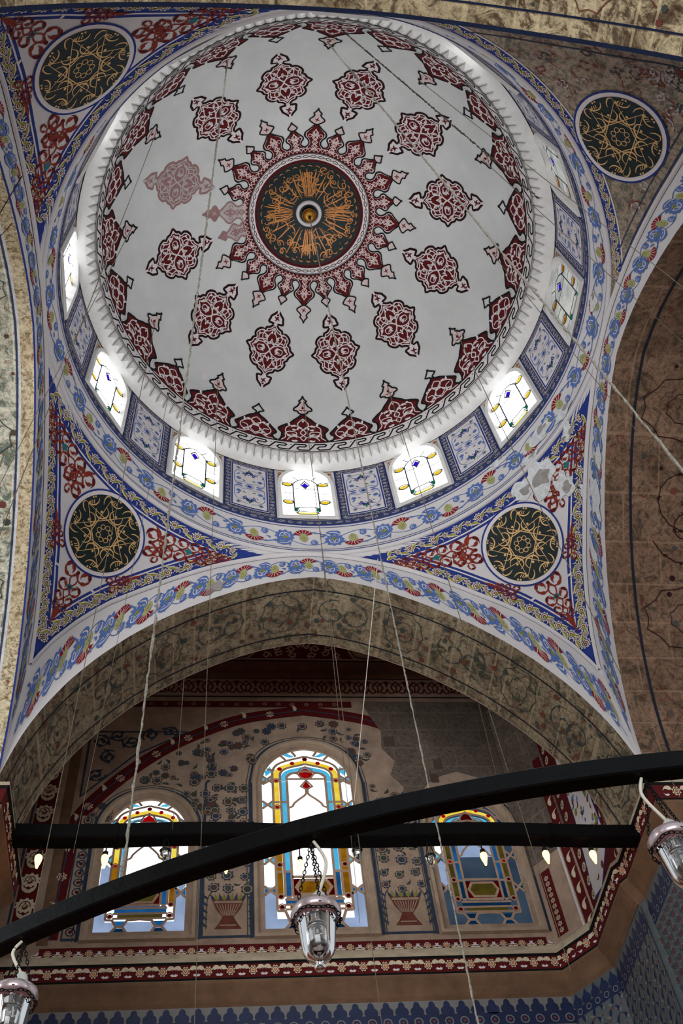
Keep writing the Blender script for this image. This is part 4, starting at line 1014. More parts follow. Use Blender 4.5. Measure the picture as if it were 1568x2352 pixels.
for j in range(4):
    petals(D,(R+.05+j*.09,2.0-.03*j),.03,9,'slate_blue',2); petals(D,(R+.05+j*.09,2.0-.03*j),.018,9,'brick_red',3); P=spiral((R+.08+j*.08,1.88),.04,j,1.2,1); D.stroke(P,.008,'dim_blue',2); leaves(D,P,.03,'dim_blue',2,3)
struct(mb.build('wall_left_of_alcove'))
# wall above the front arch, on the alcove side, and alcove ceiling
mb=MB(); V=[]
for x,z in INN: V.append([[x,R+.345,z],[x,R+.345,ZC]])
mb.grid(np.array(V),'panel_plaster'); mb.grid(np.array([[[-1.5,R+.345,2.2],[-1.5,R+.345,ZC]],[[-R,R+.345,2.2],[-R,R+.345,ZC]]]),'panel_plaster')
struct(mb.build('wall_front_inner'))
mb=MB()
mb.grid(np.array([[[x,y,ZC] for y in np.linspace(1.37,YB-.03,4)] for x in np.linspace(-1.52,1.06,12)]),'panel_plaster')
# coved mouldings at the top of the back wall
pf=[(YB,3.66),(YB-.02,3.67),(YB-.025,3.70),(YB-.06,3.715),(YB-.06,3.722)]
mb.grid(np.array([[[x,y,z] for y,z in pf] for x in np.linspace(-1.5,.9,9)]),'brown_moulding')
D=Deco(mb,lambda u,v,off: stk(u,v,ZC-off+0*u),.15,.0006,.001)
D.rect(-1.5,.95,1.833,1.838,'black_paint',2)
for c in (-.86,.025,.91):
    a=np.linspace(0,PI,25); P=np.c_[c+.25*np.cos(a)*(1-.06*np.abs(np.sin(a*6))),1.82-.11*np.sin(a)*(1+.15*np.sin(a)**6)]; D.star(np.vstack([P,[(c,1.822)]]),(c,1.80),'maroon',2); D.stroke(np.vstack([[(c+.33,1.822)],P*[1.06,1]+[-.06*c,-.008],[(c-.33,1.822)]]),.005,'black_paint',3)
    for m in (1,-1):
        for (x,y) in ((.05,1.80),(.11,1.785),(.17,1.80),(.06,1.76),(.12,1.75),(.02,1.735)): Q=spiral((c+m*x,y),.022,x*40,1.2,m); D.stroke(Q,.006,'beige_moulding',4); leaves(D,Q,.02,'beige_moulding',4,3)
for c in (-.42,.47):
    P=[(c-.12,1.68),(c-.06,1.72),(c-.09,1.745),(c,1.765),(c+.09,1.745),(c+.06,1.72),(c+.12,1.68),(c,1.64)]; D.star(cr(P,3,True),(c,1.70),'maroon',2); D.stroke(cr(P,3,True),.006,'black_paint',3,True)
    for m in (1,-1): D.stroke(spiral((c+m*.04,1.71),.025,0,1.2,m),.006,'beige_moulding',4)
    D.stroke([(c-.12,1.82),(c-.05,1.81),(c,1.79),(c+.05,1.81),(c+.12,1.82)],.005,'maroon',3)
D.star([(.50,1.79),(.62,1.79),(.66,1.832),(.46,1.832)],(.56,1.81),'dim_green',5)
struct(mb.build('ceiling'))
# ---- ledge (cornice) around the piers and the alcove
def sweep(mb,path,prof,mats):
    P=np.array(path,float); n=len(P); N=[]
    for i in range(n):
        d0=P[i]-P[i-1] if i>0 else P[1]-P[0]; d1=P[i+1]-P[i] if i<n-1 else d0
        d0=d0/np.linalg.norm(d0); d1=d1/np.linalg.norm(d1); a=np.array([-d0[1],d0[0]]); b=np.array([-d1[1],d1[0]]); m=a+b; m/=np.linalg.norm(m); N.append(m/max(.35,m@a))
    N=np.array(N)
    for j in range(len(prof)-1):
        (o0,z0),(o1,z1)=prof[j],prof[j+1]
        V=[[[*(P[i]+N[i]*o0),z0],[*(P[i]+N[i]*o1),z1]] for i in range(n)]; mb.grid(np.array(V),mats[j])
prof=[(.0,2.205),(.008,2.195),(.010,2.178),(.028,2.166),(.050,2.152),(.052,2.137),(.044,2.131),(.036,2.086),(.030,2.082),(.041,2.074),(.041,2.064),(.022,2.036),(.010,2.012),(.0,2.0)]
ms=['beige_moulding','beige_moulding','beige_moulding','beige_moulding','beige_moulding','black_paint','maroon','black_paint','beige_moulding','brown_moulding','brown_moulding','brown_moulding','brown_moulding']
def ledge(name,path,prof=prof,ms=ms):
    mb=MB(); sweep(mb,path,prof,ms)
    # painted flowers on the sloping red face
    P=np.array(path,float)
    for a,b in zip(P[:-1],P[1:]):
        L=np.linalg.norm(b-a); d=(b-a)/L; nrm=np.array([-d[1],d[0]])
        D=Deco(mb,(lambda a,d,nrm: lambda u,v,off: stk(a[0]+d[0]*u+nrm[0]*(.044-.008*v+off),a[1]+d[1]*u+nrm[1]*(.044-.008*v+off),2.13-.043*v-off*.1))(a,d,nrm),.1,.0005,.001)
        D.T=lambda P: P*[1,25.0]
        k=max(1,int(L/.075))
        for j in range(k):
            x=(j+.5)*L/k
            rosette(D,(x,.02),.0155,('cream_paint','maroon','orange_paint'),2,8)
            for m in (1,-1): comma(D,(x+m*.014,.014),-m*1.35,.032,.014,.3*m,'cream_paint',2); comma(D,(x+m*.026,.03),-m*1.9,.02,.007,-.3*m,'pale_line',2)
    return struct(mb.build(name))
ledge('trim_4',[(1.7,R),(R,R),(R,R+.34),(1.01,1.40),(1.01,1.737),(.89,YB),(-1.5,YB)][::1])
ledge('trim_5',[(-1.5,R+.345),(-R,R+.345),(-R,R),(-1.7,R)][::1])

# ---- alcove windows
def alcove_window(idx,c,h,zt,zb,kind):
    root=empty('window_%d'%idx,(c,YB,zb)); struct(root)
    t=np.linspace(-1,1,33)
    def loop(g,y):
        P=np.c_[c+t*(h+g),[aw(c+q*h,h,zt,c) for q in t]]; P[:,1]+=g*np.sqrt(np.clip(1-t**6,0,1)); P=np.vstack([[(c-h-g,zb-g)],P,[(c+h+g,zb-g)]]); return np.stack([P[:,0],np.full(len(P),y),P[:,1]],1)
    mb=MB(); mb.grid(np.array([loop(.042,YB-.001),loop(.040,YB-.016),loop(.028,YB-.018),loop(.020,YB-.002),loop(.010,YB+.004),loop(.0,YB+.014),loop(.01,YB+.03)]),'frame_plaster',closev=True); mb.build('window_frame',root)
    mb=MB(); yg=YB+.016
    D=Deco(mb,lambda u,v,off: stk(u,yg-off,v),.3,.0014,0)
    X=lambda x: c+x*h
    H=zt-zb; top=lambda x: float(aw(c+x*h,h,zt,c))
    W='glass_daylight'
    for i in range(32): D.put([(X(t[i]),zb),(X(t[i+1]),zb),(X(t[i+1]),top(t[i+1])),(X(t[i]),top(t[i]))],[(0,1,2,3)],W if kind!='R' else 'glass_frost_dark',0)
    dark=(kind=='R')
    Yel,Sky,Blu=('glass_yellow','glass_sky','glass_blue')
    tr='tracery_plaster'; T=h*.075
    bars=[]
    x1,x2,x3=.58,.40,.72   # centres: blue inner strips, inner panel edge, yellow strip
    zs=zt-(.185 if kind=='C' else .155)  # level where verticals start to bend
    z1=zb+.115 if kind!='C' else zb+.14   # foot of side strips
    def strip(xa,xb,za,zc_,col,L=1):
        for m in (1,-1): D.rect(X(m*xa) if m>0 else X(-xb),X(xb) if m>0 else X(-xa),za,zc_,col,L)
    low=z1+.26*(zs-z1); 
    def vary(xa,xb,cols):
        zz=np.linspace(z1,zs,len(cols)+1)
        for q,cn in enumerate(cols):
            strip(xa,xb,zz[q],zz[q+1],cn)
            for m in (1,-1): D.stroke([(X(m*xa),zz[q]),(X(m*xb),zz[q])],T*.8,tr,5)
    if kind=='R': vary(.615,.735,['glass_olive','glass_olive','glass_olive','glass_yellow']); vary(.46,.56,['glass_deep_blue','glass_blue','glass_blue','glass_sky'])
    elif kind=='L': vary(.615,.735,['glass_amber','glass_orange','glass_yellow','glass_yellow']); vary(.46,.56,['glass_blue','glass_sky','glass_sky','glass_daylight'])
    else: vary(.615,.735,['glass_amber','glass_orange','glass_yellow','glass_yellow','glass_yellow']); vary(.46,.56,['glass_blue','glass_sky','glass_daylight','glass_sky','glass_sky'])
    # long bars
    for m in (1,-1):
        for xv in (.435,.585,.755): D.stroke([(X(m*xv),z1),(X(m*xv),zs)],T*.75,tr,6)
        for q,zz in enumerate(np.linspace(z1,zs,5)): D.disc((X(m*.675),zz),h*.045,'glass_red' if q>1 else 'glass_dark_red',7,10); D.circle((X(m*.675),zz),h*.06,h*.03,tr,8,12)
    # bent top: concentric arches
    def arch(xa,zpk,wd,col,L):
        for m in (1,-1):
            P=[(X(m*xa),zs),(X(m*xa*.98),zs+(zpk-zs)*.45),(X(m*xa*.72),zs+(zpk-zs)*.75),(X(0),zpk)]; D.stroke(P,wd,col,L,smooth=5)
    zp=zt-.035 if kind!='C' else zt-.045
    arch(.675,zp-.028,h*.12,Yel,2); arch(.51,zp-.062,h*.10,Sky,2)
    arch(.755,zp,T*.8,tr,6); arch(.585,zp-.045,T*.8,tr,6); arch(.435,zp-.085,T*.8,tr,6)
    for m in (1,-1):
        for (x,zf) in ((.60,.45),(.30,.72)): D.disc((X(m*x*.98),zs+(zp-.02-zs)*zf+.012),h*.055,'glass_red',7,10)
    D.disc((X(0),zp-.018),h*.06,'glass_dark_red',7,10)
    # inner panel: red drop, ogee line, horizontal bars
    zi=zs+.01; D.stroke([(X(-.43),zi),(X(.43),zi)],T*.7,tr,6)
    D.star(cr([(X(-.17),zi+.03),(X(0),zi+.065),(X(.17),zi+.03),(X(0),zi+.0)],2,True),(X(0),zi+.03),'glass_red' if kind!='R' else 'glass_dark_red',3)
    D.stroke(cr([(X(-.19),zi+.03),(X(0),zi+.07),(X(.19),zi+.03),(X(0),zi-.005)],2,True),T*.6,tr,6,True)
    D.star([(X(-.10),zi-.04),(X(0),zi-.01),(X(.10),zi-.04),(X(0),zi-.055)],(X(0),zi-.035),'glass_red',3)
    D.stroke([(X(-.13),zi-.042),(X(0),zi-.008),(X(.13),zi-.042),(X(0),zi-.06)],T*.6,tr,6,True)
    for m in (1,-1):
        D.stroke([(X(m*.02),zi-.06),(X(m*.03),zi-.085),(X(m*.2),zi-.115),(X(m*.3),zi-.135),(X(m*.34),zi-.15),(X(m*.43),zi-.158)],T*.7,tr,6,smooth=4)
        D.stroke([(X(m*.43),zi+.012),(X(m*.3),zi+.032),(X(m*.18),zi+.03)],T*.6,tr,6,smooth=4)
        if kind=='L' and 0: pass
    if kind=='R':
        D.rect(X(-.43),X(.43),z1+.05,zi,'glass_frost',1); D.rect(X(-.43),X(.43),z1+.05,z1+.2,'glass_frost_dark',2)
    # lower cartouche
    D.rect(X(-.43),X(.43),z1,z1+.085,'glass_dark_red',2)
    P=[(X(-.36),z1+.043),(X(-.26),z1+.012),(X(.26),z1+.012),(X(.36),z1+.043),(X(.26),z1+.074),(X(-.26),z1+.074)]
    D.star(P,(X(0),z1+.043),{'L':'glass_olive','C':'glass_amber','R':'glass_olive'}[kind],3); D.stroke(P,T*.8,tr,6,True)
    D.stroke([(X(-.43),z1+.09),(X(.43),z1+.09)],T*.9,tr,6); D.stroke([(X(-.43),z1),(X(.43),z1)],T*.9,tr,6)
    if kind=='C': D.stroke([(X(-.43),z1+.33),(X(.43),z1+.33)],T*.8,tr,6)
    # foot
    D.rect(X(-.58),X(.58),z1-.035,z1,Blu if kind!='R' else 'glass_deep_blue',2); D.rect(X(-.5),X(.5),z1-.052,z1-.035,'glass_amber' if kind=='C' else 'glass_olive',2)
    for zz in (z1-.012,z1-.034,z1-.055): D.stroke([(X(-.6),zz),(X(.6),zz)],T*.7,tr,6)
    for m in (1,-1): D.disc((X(m*.66),z1-.045),h*.05,'glass_dark_red',7,10); D.circle((X(m*.66),z1-.045),h*.065,h*.03,tr,8,12)
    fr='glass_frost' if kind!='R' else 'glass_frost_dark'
    D.rect(X(-1),X(-.76),zb,zb+.19,fr,1); D.rect(X(.76),X(1),zb,zb+.19,fr,1); D.rect(X(-.76),X(.76),zb,zb+.05,fr,1)
    for m in (1,-1):
        D.star([(X(m*.58),zb+.002),(X(m*.3),zb+.002),(X(m*.36),zb+.022),(X(m*.52),zb+.022)],(X(m*.44),zb+.012),'glass_deep_blue',3); D.star([(X(m*.58),zb+.052),(X(m*.3),zb+.052),(X(m*.36),zb+.03),(X(m*.52),zb+.03)],(X(m*.44),zb+.042),'glass_blue' if kind!='R' else 'glass_deep_blue',3)
        D.stroke([(X(m*.76),z1-.06),(X(m*.60),z1-.062),(X(m*.5),zb+.026),(X(m*.62),zb)],T*.8,tr,6); D.stroke([(X(m*.5),zb+.026),(X(m*.36),zb+.026),(X(m*.26),zb)],T*.8,tr,6); D.stroke([(X(m*.36),zb+.026),(X(m*.27),zb+.052),(0+X(0),zb+.056)],T*.8,tr,6)
        D.stroke([(X(m*.755),z1),(X(m*.755),z1-.06)],T*.7,tr,6)
    # outer honeycomb of hexagons and bow-ties
    z=zb+.19; hexh=.105; gap=.045; n=int((zs+.03-z)/(hexh+gap)+.5); sc=(zs+.03-z)/(n*(hexh+gap)); hexh*=sc; gap*=sc
    for i in range(n+1):
        zz=z+i*(hexh+gap)
        for m in (1,-1):
            bw_='glass_blue' if i==0 else 'glass_sky'
            if dark and (m>0 or i==0): bw_='glass_deep_blue'
            for e in (0,1):
                xa=.775 if e==0 else .985; xm=.865 if e==0 else .895
                D.star([(X(m*xa),zz-gap*.95),(X(m*xa),zz+gap*.0+.001),(X(m*xm),zz-gap*.32),(X(m*xm),zz-gap*.66)],(X(m*(xa+xm)/2),zz-gap*.5),bw_,2)
            D.stroke([(X(m*.76),zz-gap),(X(m*.88),zz-gap*.5),(X(m*1),zz-gap)],T*.75,tr,6); D.stroke([(X(m*.76),zz),(X(m*.88),zz-gap*.5),(X(m*1),zz)],T*.75,tr,6)
            if dark and i<n: 
                D.star([(X(m*.765),zz+hexh*.12),(X(m*.88),zz-.01),(X(m*.99),zz+hexh*.12),(X(m*.99),zz+hexh*.88),(X(m*.88),zz+hexh+.008),(X(m*.765),zz+hexh*.88)],(X(m*.88),zz+hexh/2),('glass_frost' if i==0 else W) if m<0 else 'glass_frost_dark',1)
            elif i==0: D.star([(X(m*.765),zz+hexh*.12),(X(m*.88),zz-.01),(X(m*.99),zz+hexh*.12),(X(m*.99),zz+hexh*.88),(X(m*.88),zz+hexh+.008),(X(m*.765),zz+hexh*.88)],(X(m*.88),zz+hexh/2),'glass_soft_white' if kind=='C' else 'glass_frost',1)
    # crown cells
    for m in (1,-1):
        D.star([(X(m*.76),top(.8)-.045),(X(m*.9),top(.8)-.07),(X(m*.93),top(.93)),(X(m*.8),top(.8)-.012)],(X(m*.85),top(.8)-.04),Sky if not (dark and m>0) else 'glass_deep_blue',2)
        D.star([(X(m*.34),zp-.0),(X(m*.22),zp+.003),(X(m*.40),top(.4)),(X(m*.5),top(.5)-.004)],(X(m*.36),zp+.006),Sky,2)
        D.stroke([(X(m*.2),zp+.0),(X(m*.3),top(.3))],T*.8,tr,6); D.stroke([(X(m*.44),zp-.02),(X(m*.56),top(.56))],T*.8,tr,6)
        D.stroke([(X(m*.70),zs+.06),(X(m*.88),top(.88)-.01)],T*.8,tr,6); D.stroke([(X(m*.755),zs+.01),(X(m*.99),zs-.02)],T*.8,tr,6)
    g=mb.build('stained_glass',root)
    return root
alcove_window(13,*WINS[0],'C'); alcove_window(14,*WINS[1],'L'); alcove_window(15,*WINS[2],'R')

# ---- floor far below
mb=MB(); mb.grid(np.array([[[x,y,-.4] for y in np.linspace(-4,2,7)] for x in np.linspace(-3.5,3.5,8)]),'floor_carpet'); struct(mb.build('floor'))
# roof slab over the bay corners so that no daylight leaks behind the ornament
mb=MB()
a=np.linspace(0,2*PI,97)
V=[[cyl(x,1.10,3.60) for x in a],[cyl(x,1.10,4.25) for x in a],[cyl(x,.93,4.3) for x in a],[cyl(x,.6,4.75) for x in a],[cyl(x,.02,4.95) for x in a]]; mb.grid(np.array(V),'stone_blocks')
struct(mb.build('wall_outer_shell'))

# ------------------------------------------------------------------ beams
def box_path(mb,P,wv,hv,m,up=(0,0,1)):
    P=np.array(P,float); n=len(P); V=[]
    for i in range(n):
        d=P[min(i+1,n-1)]-P[max(i-1,0)]; d/=np.linalg.norm(d); s=np.cross(d,up); s/=np.linalg.norm(s); u=np.cross(s,d)
        V.append([P[i]+s*wv*a+u*hv*b for a,b in ((-.5,-.42),(-.42,-.5),(.42,-.5),(.5,-.42),(.5,.42),(.42,.5),(-.42,.5),(-.5,.42))])
    V=np.array(V); mb.grid(V,m,closev=True); mb.add(V[0],[tuple(range(8))],m); mb.add(V[-1],[tuple(range(8))],m)
mb=MB(); pts=[pl(x,1918+3*math.sin(x*.01),1,1.2) for x in np.linspace(18,1450,24)]
pts[0][0]=-1.02; pts[-1][0]=1.02
box_path(mb,pts,.06,.052,'blackened_wood')
for t in (4,9,15,20): q=pts[t]; box_path(mb,[q-[.006,0,0],q+[.006,0,0]],.064,.056,'worn_iron')
o=mb.build('tie_beam',None,False,origin=W3(pts[12])); tag(o,'straight black timber tie beam spanning the arch in front of the three windows','beam')
# near lamp hoop
ZH=.66
hp=[pl(x,y,2,ZH) for x,y in ((0,2165),(283,2048),(500,1968),(713,1912),(985,1845),(1200,1800),(1400,1773),(1568,1757))]
hp=np.array(hp); A_=np.c_[2*hp[:,0],2*hp[:,1],np.ones(len(hp))]; s_=np.linalg.lstsq(A_,(hp[:,:2]**2).sum(1),rcond=None)[0]; hc=s_[:2]; hr=math.sqrt(s_[2]+hc@hc)
def hoop_at(px):
    # point of the hoop circle seen at picture column px
    best=None
    for an in np.linspace(-PI,PI,3601):
        P=np.array([hc[0]+hr*math.cos(an),hc[1]+hr*math.sin(an),ZH]); d=P-CC; z=d@_f
        if z<=.2: continue
        x=IW/2+FPX*(d@_r)/z; y=IH/2-FPX*(d@_u)/z
        if 1500<y<2500 and (best is None or abs(x-px)<best[0]): best=(abs(x-px),an,P)
    return best
aL=hoop_at(0)[1]; aR=hoop_at(1568)[1]
ext=.12*(1 if aR>aL else -1); mb=MB(); angs=np.linspace(aL-ext,aR+ext,60)
P=[np.array([hc[0]+hr*math.cos(x),hc[1]+hr*math.sin(x),ZH]) for x in angs]
box_path(mb,P,.019,.022,'worn_iron')
hoop=mb.build('lamp_hoop',None,False,origin=W3(P[30])); tag(hoop,'curved black iron hoop crossing diagonally in front, the glass oil lamps hang from it','chandelier hoop')

# ------------------------------------------------------------------ lamps (metres)
def lathe(mb,prof,m,c=(0,0,0),n=40):
    a=np.linspace(0,2*PI,n,endpoint=False); V=np.array([[[c[0]+r*math.cos(x),c[1]+r*math.sin(x),c[2]+z] for x in a] for r,z in prof]); mb.grid(V,m,closev=True)
def tube(mb,P,r,m,n=8,closed=False):
    P=np.array(P,float); N=len(P); V=[]
    for i in range(N):
        d=P[(i+1)%N]-P[i-1] if closed else P[min(i+1,N-1)]-P[max(i-1,0)]; d/=np.linalg.norm(d)+1e-12
        u=np.array([0,0,1.]) if abs(d[2])<.9 else np.array([1.,0,0]); s=np.cross(d,u); s/=np.linalg.norm(s); t=np.cross(s,d); ri=r[i] if np.ndim(r) else r
        V.append([P[i]+ri*(s*math.cos(x)+t*math.sin(x)) for x in np.linspace(0,2*PI,n,endpoint=False)])
    mb.grid(np.array(V),m,closeu=closed,closev=True)
def chain(mb,P,ll,r,m):
    P=resamp(P,ll) if len(P)<200 else P
    for i in range(len(P)-1):
        a,b=P[i],P[i+1]; d=(b-a); l=np.linalg.norm(d); 
        if l<1e-6: continue
        d/=l; u=np.array([0,0,1.]) if abs(d[2])<.9 else np.array([1.,0,0]); s=np.cross(d,u); s/=np.linalg.norm(s); t=np.cross(s,d); w_=s if i%2 else t; c=(a+b)/2
        th=np.linspace(0,2*PI,10,endpoint=False); tube(mb,[c+d*math.cos(x)*l*.62+w_*math.sin(x)*l*.33 for x in th],r,m,5,True)
def jar(name,base,label,group,hook,cordside,sc=.82):
    """oil lamp: ribbed rim, tapering glass with knob, three chains, electric cord; base = world xyz of the glass bottom"""
    base=np.array(base,float); root=empty(name,base,True); tag(root,label,'lamp',group)
    hook=np.array(hook,float)
    mb=MB(); pr=[(.002,-.001),(.020,-.002),(.024,.006),(.020,.018),(.012,.026),(.020,.034),(.050,.050),(.066,.075),(.074,.12),(.080,.17),(.084,.215),(.088,.238),(.1,.246),(.1,.254),(.086,.250),(.080,.225),(.076,.17),(.070,.12),(.061,.078),(.042,.056),(.0,.050)]
    lathe(mb,[(r*sc,z*sc) for r,z in pr],'clear_glass',base); mb.build('glass_jar',root,True,True)
    mb=MB(); lathe(mb,[(.040*sc,.12*sc),(.047*sc,.17*sc),(.052*sc,.235*sc),(.050*sc,.235*sc),(.045*sc,.17*sc),(.038*sc,.122*sc),(.0,.115*sc)],'clear_glass',base); mb.build('inner_glass',root,True,True)
    mb=MB(); lathe(mb,[(.082*sc,.225*sc),(.104*sc,.238*sc),(.112*sc,.262*sc),(.104*sc,.285*sc),(.088*sc,.292*sc),(.086*sc,.262*sc)],'rim_metal',base,36); rim=mb.build('rim',root,True,True)
    mb=MB(); th=np.linspace(0,2*PI,31); chain(mb,[base+np.array([.106*sc*math.cos(x),.106*sc*math.sin(x),.228*sc+.006*math.sin(5*x)]) for x in th],.5,.0022*sc,'chain_metal'); mb.build('rim_chain',root,False,True)
    for q in range(3):
        x=q*2*PI/3+.6; a=base+np.array([.108*sc*math.cos(x),.108*sc*math.sin(x),.25*sc]); mb=MB(); chain(mb,np.array([a,hook]),.021*sc,.0026*sc,'chain_metal'); mb.build('suspension_chain',root,False,True)
    mb=MB(); lathe(mb,[(.010,.33),(.022,.315),(.028,.285),(.038,.27),(.040,.225),(.024,.22),(.0,.22)],'socket_plastic',base+np.array([0.015,0,-.02]),24); mb.build('socket',root,True,True)
    mb=MB(); lathe(mb,[(.014,.20),(.021,.175),(.025,.155),(.020,.13),(.0,.122)],'clear_glass',base+np.array([.015,0,0]),20); mb.build('bulb',root,True,True)
    mb=MB(); s=base+np.array([.015,0,.33]); P=cr([s-[0,0,.03],(s+hook)/2+np.array([cordside*.045,.0,.01]),hook+[cordside*.012,0,.012]],10); tube(mb,P,.0065,'white_cord'); mb.build('cord',root,True,True)
    return root
def jar_at(px,py,col,label,cs,lamp='oil_lamp',drop=0):
    hpnt=W3(hoop_at(col)[2]); hook=hpnt-np.array([0,0,.062])
    # bottom of the glass on the ray (px,py), straight below the hook
    d=ray(px,py); tt=((hpnt[:2]/S-CC[:2])@d[:2])/(d[:2]@d[:2]); b=W3(CC+d*tt); b[0],b[1]=hpnt[0],hpnt[1]
    dd=b-hook; return jar(lamp,b,label,'oil lamps on the iron hoop',hook,cs)
jar_at(742,2225,712,'clear glass oil lamp hanging in front of the middle stained window',1)
jar_at(1568,2060,1466,'clear glass oil lamp at the right edge, beside the tiled pier',-1)
jar_at(15,2415,62,'clear glass oil lamp at the lower left corner, cut by the frame',-1)
# lit bulbs under the tie beam
protob=None
BL=[('on the far left, against the carnation column',87,1978),('over the left edge of the left stained window',240,1978),('between the left and middle stained windows',519,1990),('seen through the chains of the middle oil lamp',690,1990),('in front of the right stained window',1112,1972),('on the bare plaster right of the right window',1255,1968),('on the painted panel near the right pier',1363,1968)]
for i,(tx,x,y) in enumerate(BL):
    P=W3(pl(x,y,1,1.2)); top=W3(pl(x,1932,1,1.2))+[0,0,.10]; r=empty('pendant_bulb',P,True); tag(r,'small glowing pear shaped bulb '+tx,'light bulb','lit bulbs under the tie beam')
    if protob is None:
        mb=MB(); lathe(mb,[(.0,-.11),(.012,-.10),(.022,-.06),(.034,-.02),(.045,.03),(.042,.065),(.025,.085),(.0,.09)],'bulb_glow',P,16); gb=mb.build('glowing_bulb',r,True,True)
        mb=MB(); lathe(mb,[(.03,.09),(.032,.13),(.012,.15),(.0,.15)],'chain_metal',P,12); tube(mb,[P+[0,0,.14],[P[0],P[1],top[2]]],.008,'chain_metal',5); sb=mb.build('bulb_holder',r,False,True); protob=(gb,sb)
    else:
        for q in protob: c=q.copy(); COL.objects.link(c); c.parent=r
# small unlit glass lamps on the tie beam
BS=[('over the left stained window',377,1960),('at the right edge of the middle stained window',823,1958),('over the left edge of the right stained window',993,1972)]
for i,(tx,x,y) in enumerate(BS):
    P=W3(pl(x,y+22,1,1.185)); top=W3(pl(x,1932,1,1.185))+[0,0,.10]; r=empty('small_glass_lamp',P,True); tag(r,'small clear glass lamp '+tx,'lamp','small glass lamps under the tie beam')
    mb=MB(); lathe(mb,[(.002,0),(.02,.0),(.02,.02),(.012,.03),(.04,.06),(.055,.12),(.065,.17),(.058,.165),(.048,.12),(.03,.07),(.0,.06)],'clear_glass',P,20); mb.build('glass_jar',r,True,True)
    mb=MB(); lathe(mb,[(.06,.165),(.07,.175),(.06,.185)],'chain_metal',P,16)
    for q in range(3): tube(mb,[P+[.062*math.cos(q*2.1),.062*math.sin(q*2.1),.18],[P[0],P[1],top[2]]],.006,'chain_metal',5)
    mb.build('hanger',r,False,True)

# ------------------------------------------------------------------ suspension lines
def dome_hit(px,py):
    d=ray(px,py); o=CC-np.array([0,0,ZD]); b=o@d; D_=b*b-(o@o-(RD-.002)**2); return CC+(-b+math.sqrt(D_))*d
def bottom(top,px,py):
    d=ray(px,py); tt=((top[:2]-CC[:2])@d[:2])/(d[:2]@d[:2]); tt=max(.5,tt); return CC+d*tt
def cone_hit(px,py,r=1.0):
    d=ray(px,py); a=d[0]**2+d[1]**2; b=CC[0]*d[0]+CC[1]*d[1]; c=CC[0]**2+CC[1]**2-r*r; return CC+((-b+math.sqrt(b*b-a*c))/a)*d
def line(name,top,bp,r,m,label,cat,rough=0,zmin=None,sag=0,split=None):
    A=W3(top); B=W3(bottom(top,*bp)) if not isinstance(bp,np.ndarray) else W3(bp)
    # carry the line on below the frame
    n=60 if not rough else 420; t=np.linspace(0,1,n)[:,None]; P=A+(B-A)*t
    rr=np.full(n,r)*np.interp(np.linspace(0,1,n),[0,.5,1],[1.25,1,.62])
    if rough: rs=np.random.RandomState(int(abs(A[0]*100))+3); rr=rr*(1+rough*rs.uniform(-.6,1.0,n)); P[1:-1,:2]+=rs.uniform(-1,1,(n-2,2))*r*rough*.6
    if split:
        k=int(split*n); rr[:k]=r*.4
    org=A; mb=MB(); tube(mb,P,rr,m,6); o=mb.build(name,None,False,True,origin=A); tag(o,label,cat,'suspension lines of the chandeliers'); return o
hits={}
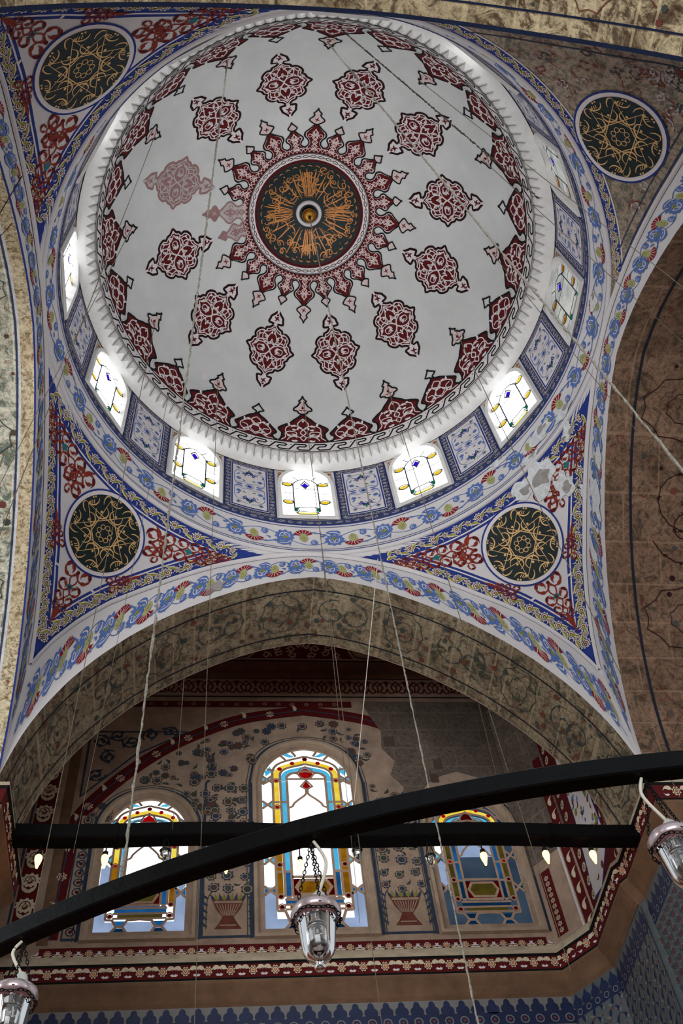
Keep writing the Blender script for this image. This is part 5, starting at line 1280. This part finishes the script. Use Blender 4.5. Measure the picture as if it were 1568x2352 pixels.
LN=[
 ('hanging_rope',(522,142),(283,1940),.0075,'rope_fibre','thick knotted rope dropping from the upper left dome crest by the left window','rope',.8),
 ('hanging_rope',(752,97),(1600,1120),.008,'rope_fibre','knotted rope from the topmost dome crest across to the right edge','rope',.6),
 ('hanging_cable',(961,184),(1600,685),0.0050,'wire_metal','thin brown cable from the crest right of the topmost one, crossing the upper right drum','cable',0),
 ('hanging_cable',(1109,368),(1600,815),0.0050,'wire_metal','thin brown cable from the upper right crest, crossing over the right arch crown','cable',0),
 ('hanging_cable',(1130,582),(1600,1160),0.0050,'wire_metal','thin dark cable from the right-hand crest, crossing the right drum panel and the brown arch','cable',0),
 ('hanging_cable',(1045,757),(1560,1830),0.0056,'wire_metal','dark cable from the lower right crest, crossing the bright drum window farthest right','cable',0),
 ('hanging_cable',(889,885),(1310,2230),0.0056,'wire_metal','dark cable from the crest right of bottom centre, crossing the window right of centre','cable',0),
 ('hanging_cable',(697,922),(885,2420),0.0056,'wire_metal','dark cable from the bottom centre crest down past the middle stained window','cable',0),
 ('hanging_cable',(500,872),(444,2420),0.0050,'wire_metal','thin cable left of centre falling between the left and middle stained windows','cable',0),
 ('hanging_cable',(357,735),(66,2150),0.0050,'wire_metal','pale cable from the left crest across the lower left roundel to the lower left lamp','cable',0),
 ('hanging_cable',(402,835),(168,1960),0.0037,'wire_metal','faint cable just right of the lower left roundel','cable',0),
 ('hanging_cable',(303,522),(-40,1190),0.0050,'wire_metal','thin cable from the left-hand crest crossing the white left arch low down','cable',0),
 ('hanging_cable',(358,305),(-40,1330),0.0050,'wire_metal','pale shining cable from the upper left crest crossing the left drum window','cable',0),
]
for nm,tp,bp,r,m,lb,ct,rg in LN:
    T_=dome_hit(*tp)
    if bp==(283,1940): bp=hoop_at(277)[2]+np.array([0,0,.0145])
    line(nm,T_,bp,r,m,lb,ct,rg)
line('hanging_cable',np.array([0,0,4.776]),(1112,2420),.0075,'rope_fibre','bright twisted cable from the gold ball down past the right stained window','cable',.5)
T_=dome_hit(788,72); o=line('hanging_rope',T_,(1236,455),.006,'dark_rope','dark shaggy rope from the top of the dome ending at the right cornice','rope',.9)
T_=pl(868,1278,1,R-.01); line('hanging_string',T_,pl(812,1850,1,.9) ,.006,'white_cord','white string slanting from the front arch crown to the middle stained window','string',0)
T_=pl(733,1200,1,R-.02); line('hanging_cable',T_,(826,2120),.005,'wire_metal','faint wire from the front arch crown past the right side of the middle window','cable',0)
T_=pl(424,1540,1,R+.1); line('hanging_cable',T_,(396,1905),.005,'wire_metal','faint wire from the front arch above the left stained window','cable',0)
T_=pl(1095,1600,1,R+.3); line('hanging_cable',T_,(1170,1905),.005,'wire_metal','faint wire from the front arch above the right stained window','cable',0)
for tp,bp,lb in (((50,405),(-60,590),'thin dark wire from the left band at the upper left edge'),((125,405),(-60,610),'thin dark wire below the upper left roundel')):
    T_=pl(*tp,0,-R+.01); line('hanging_cable',T_,bp,.006,'chain_metal',lb,'cable',0)
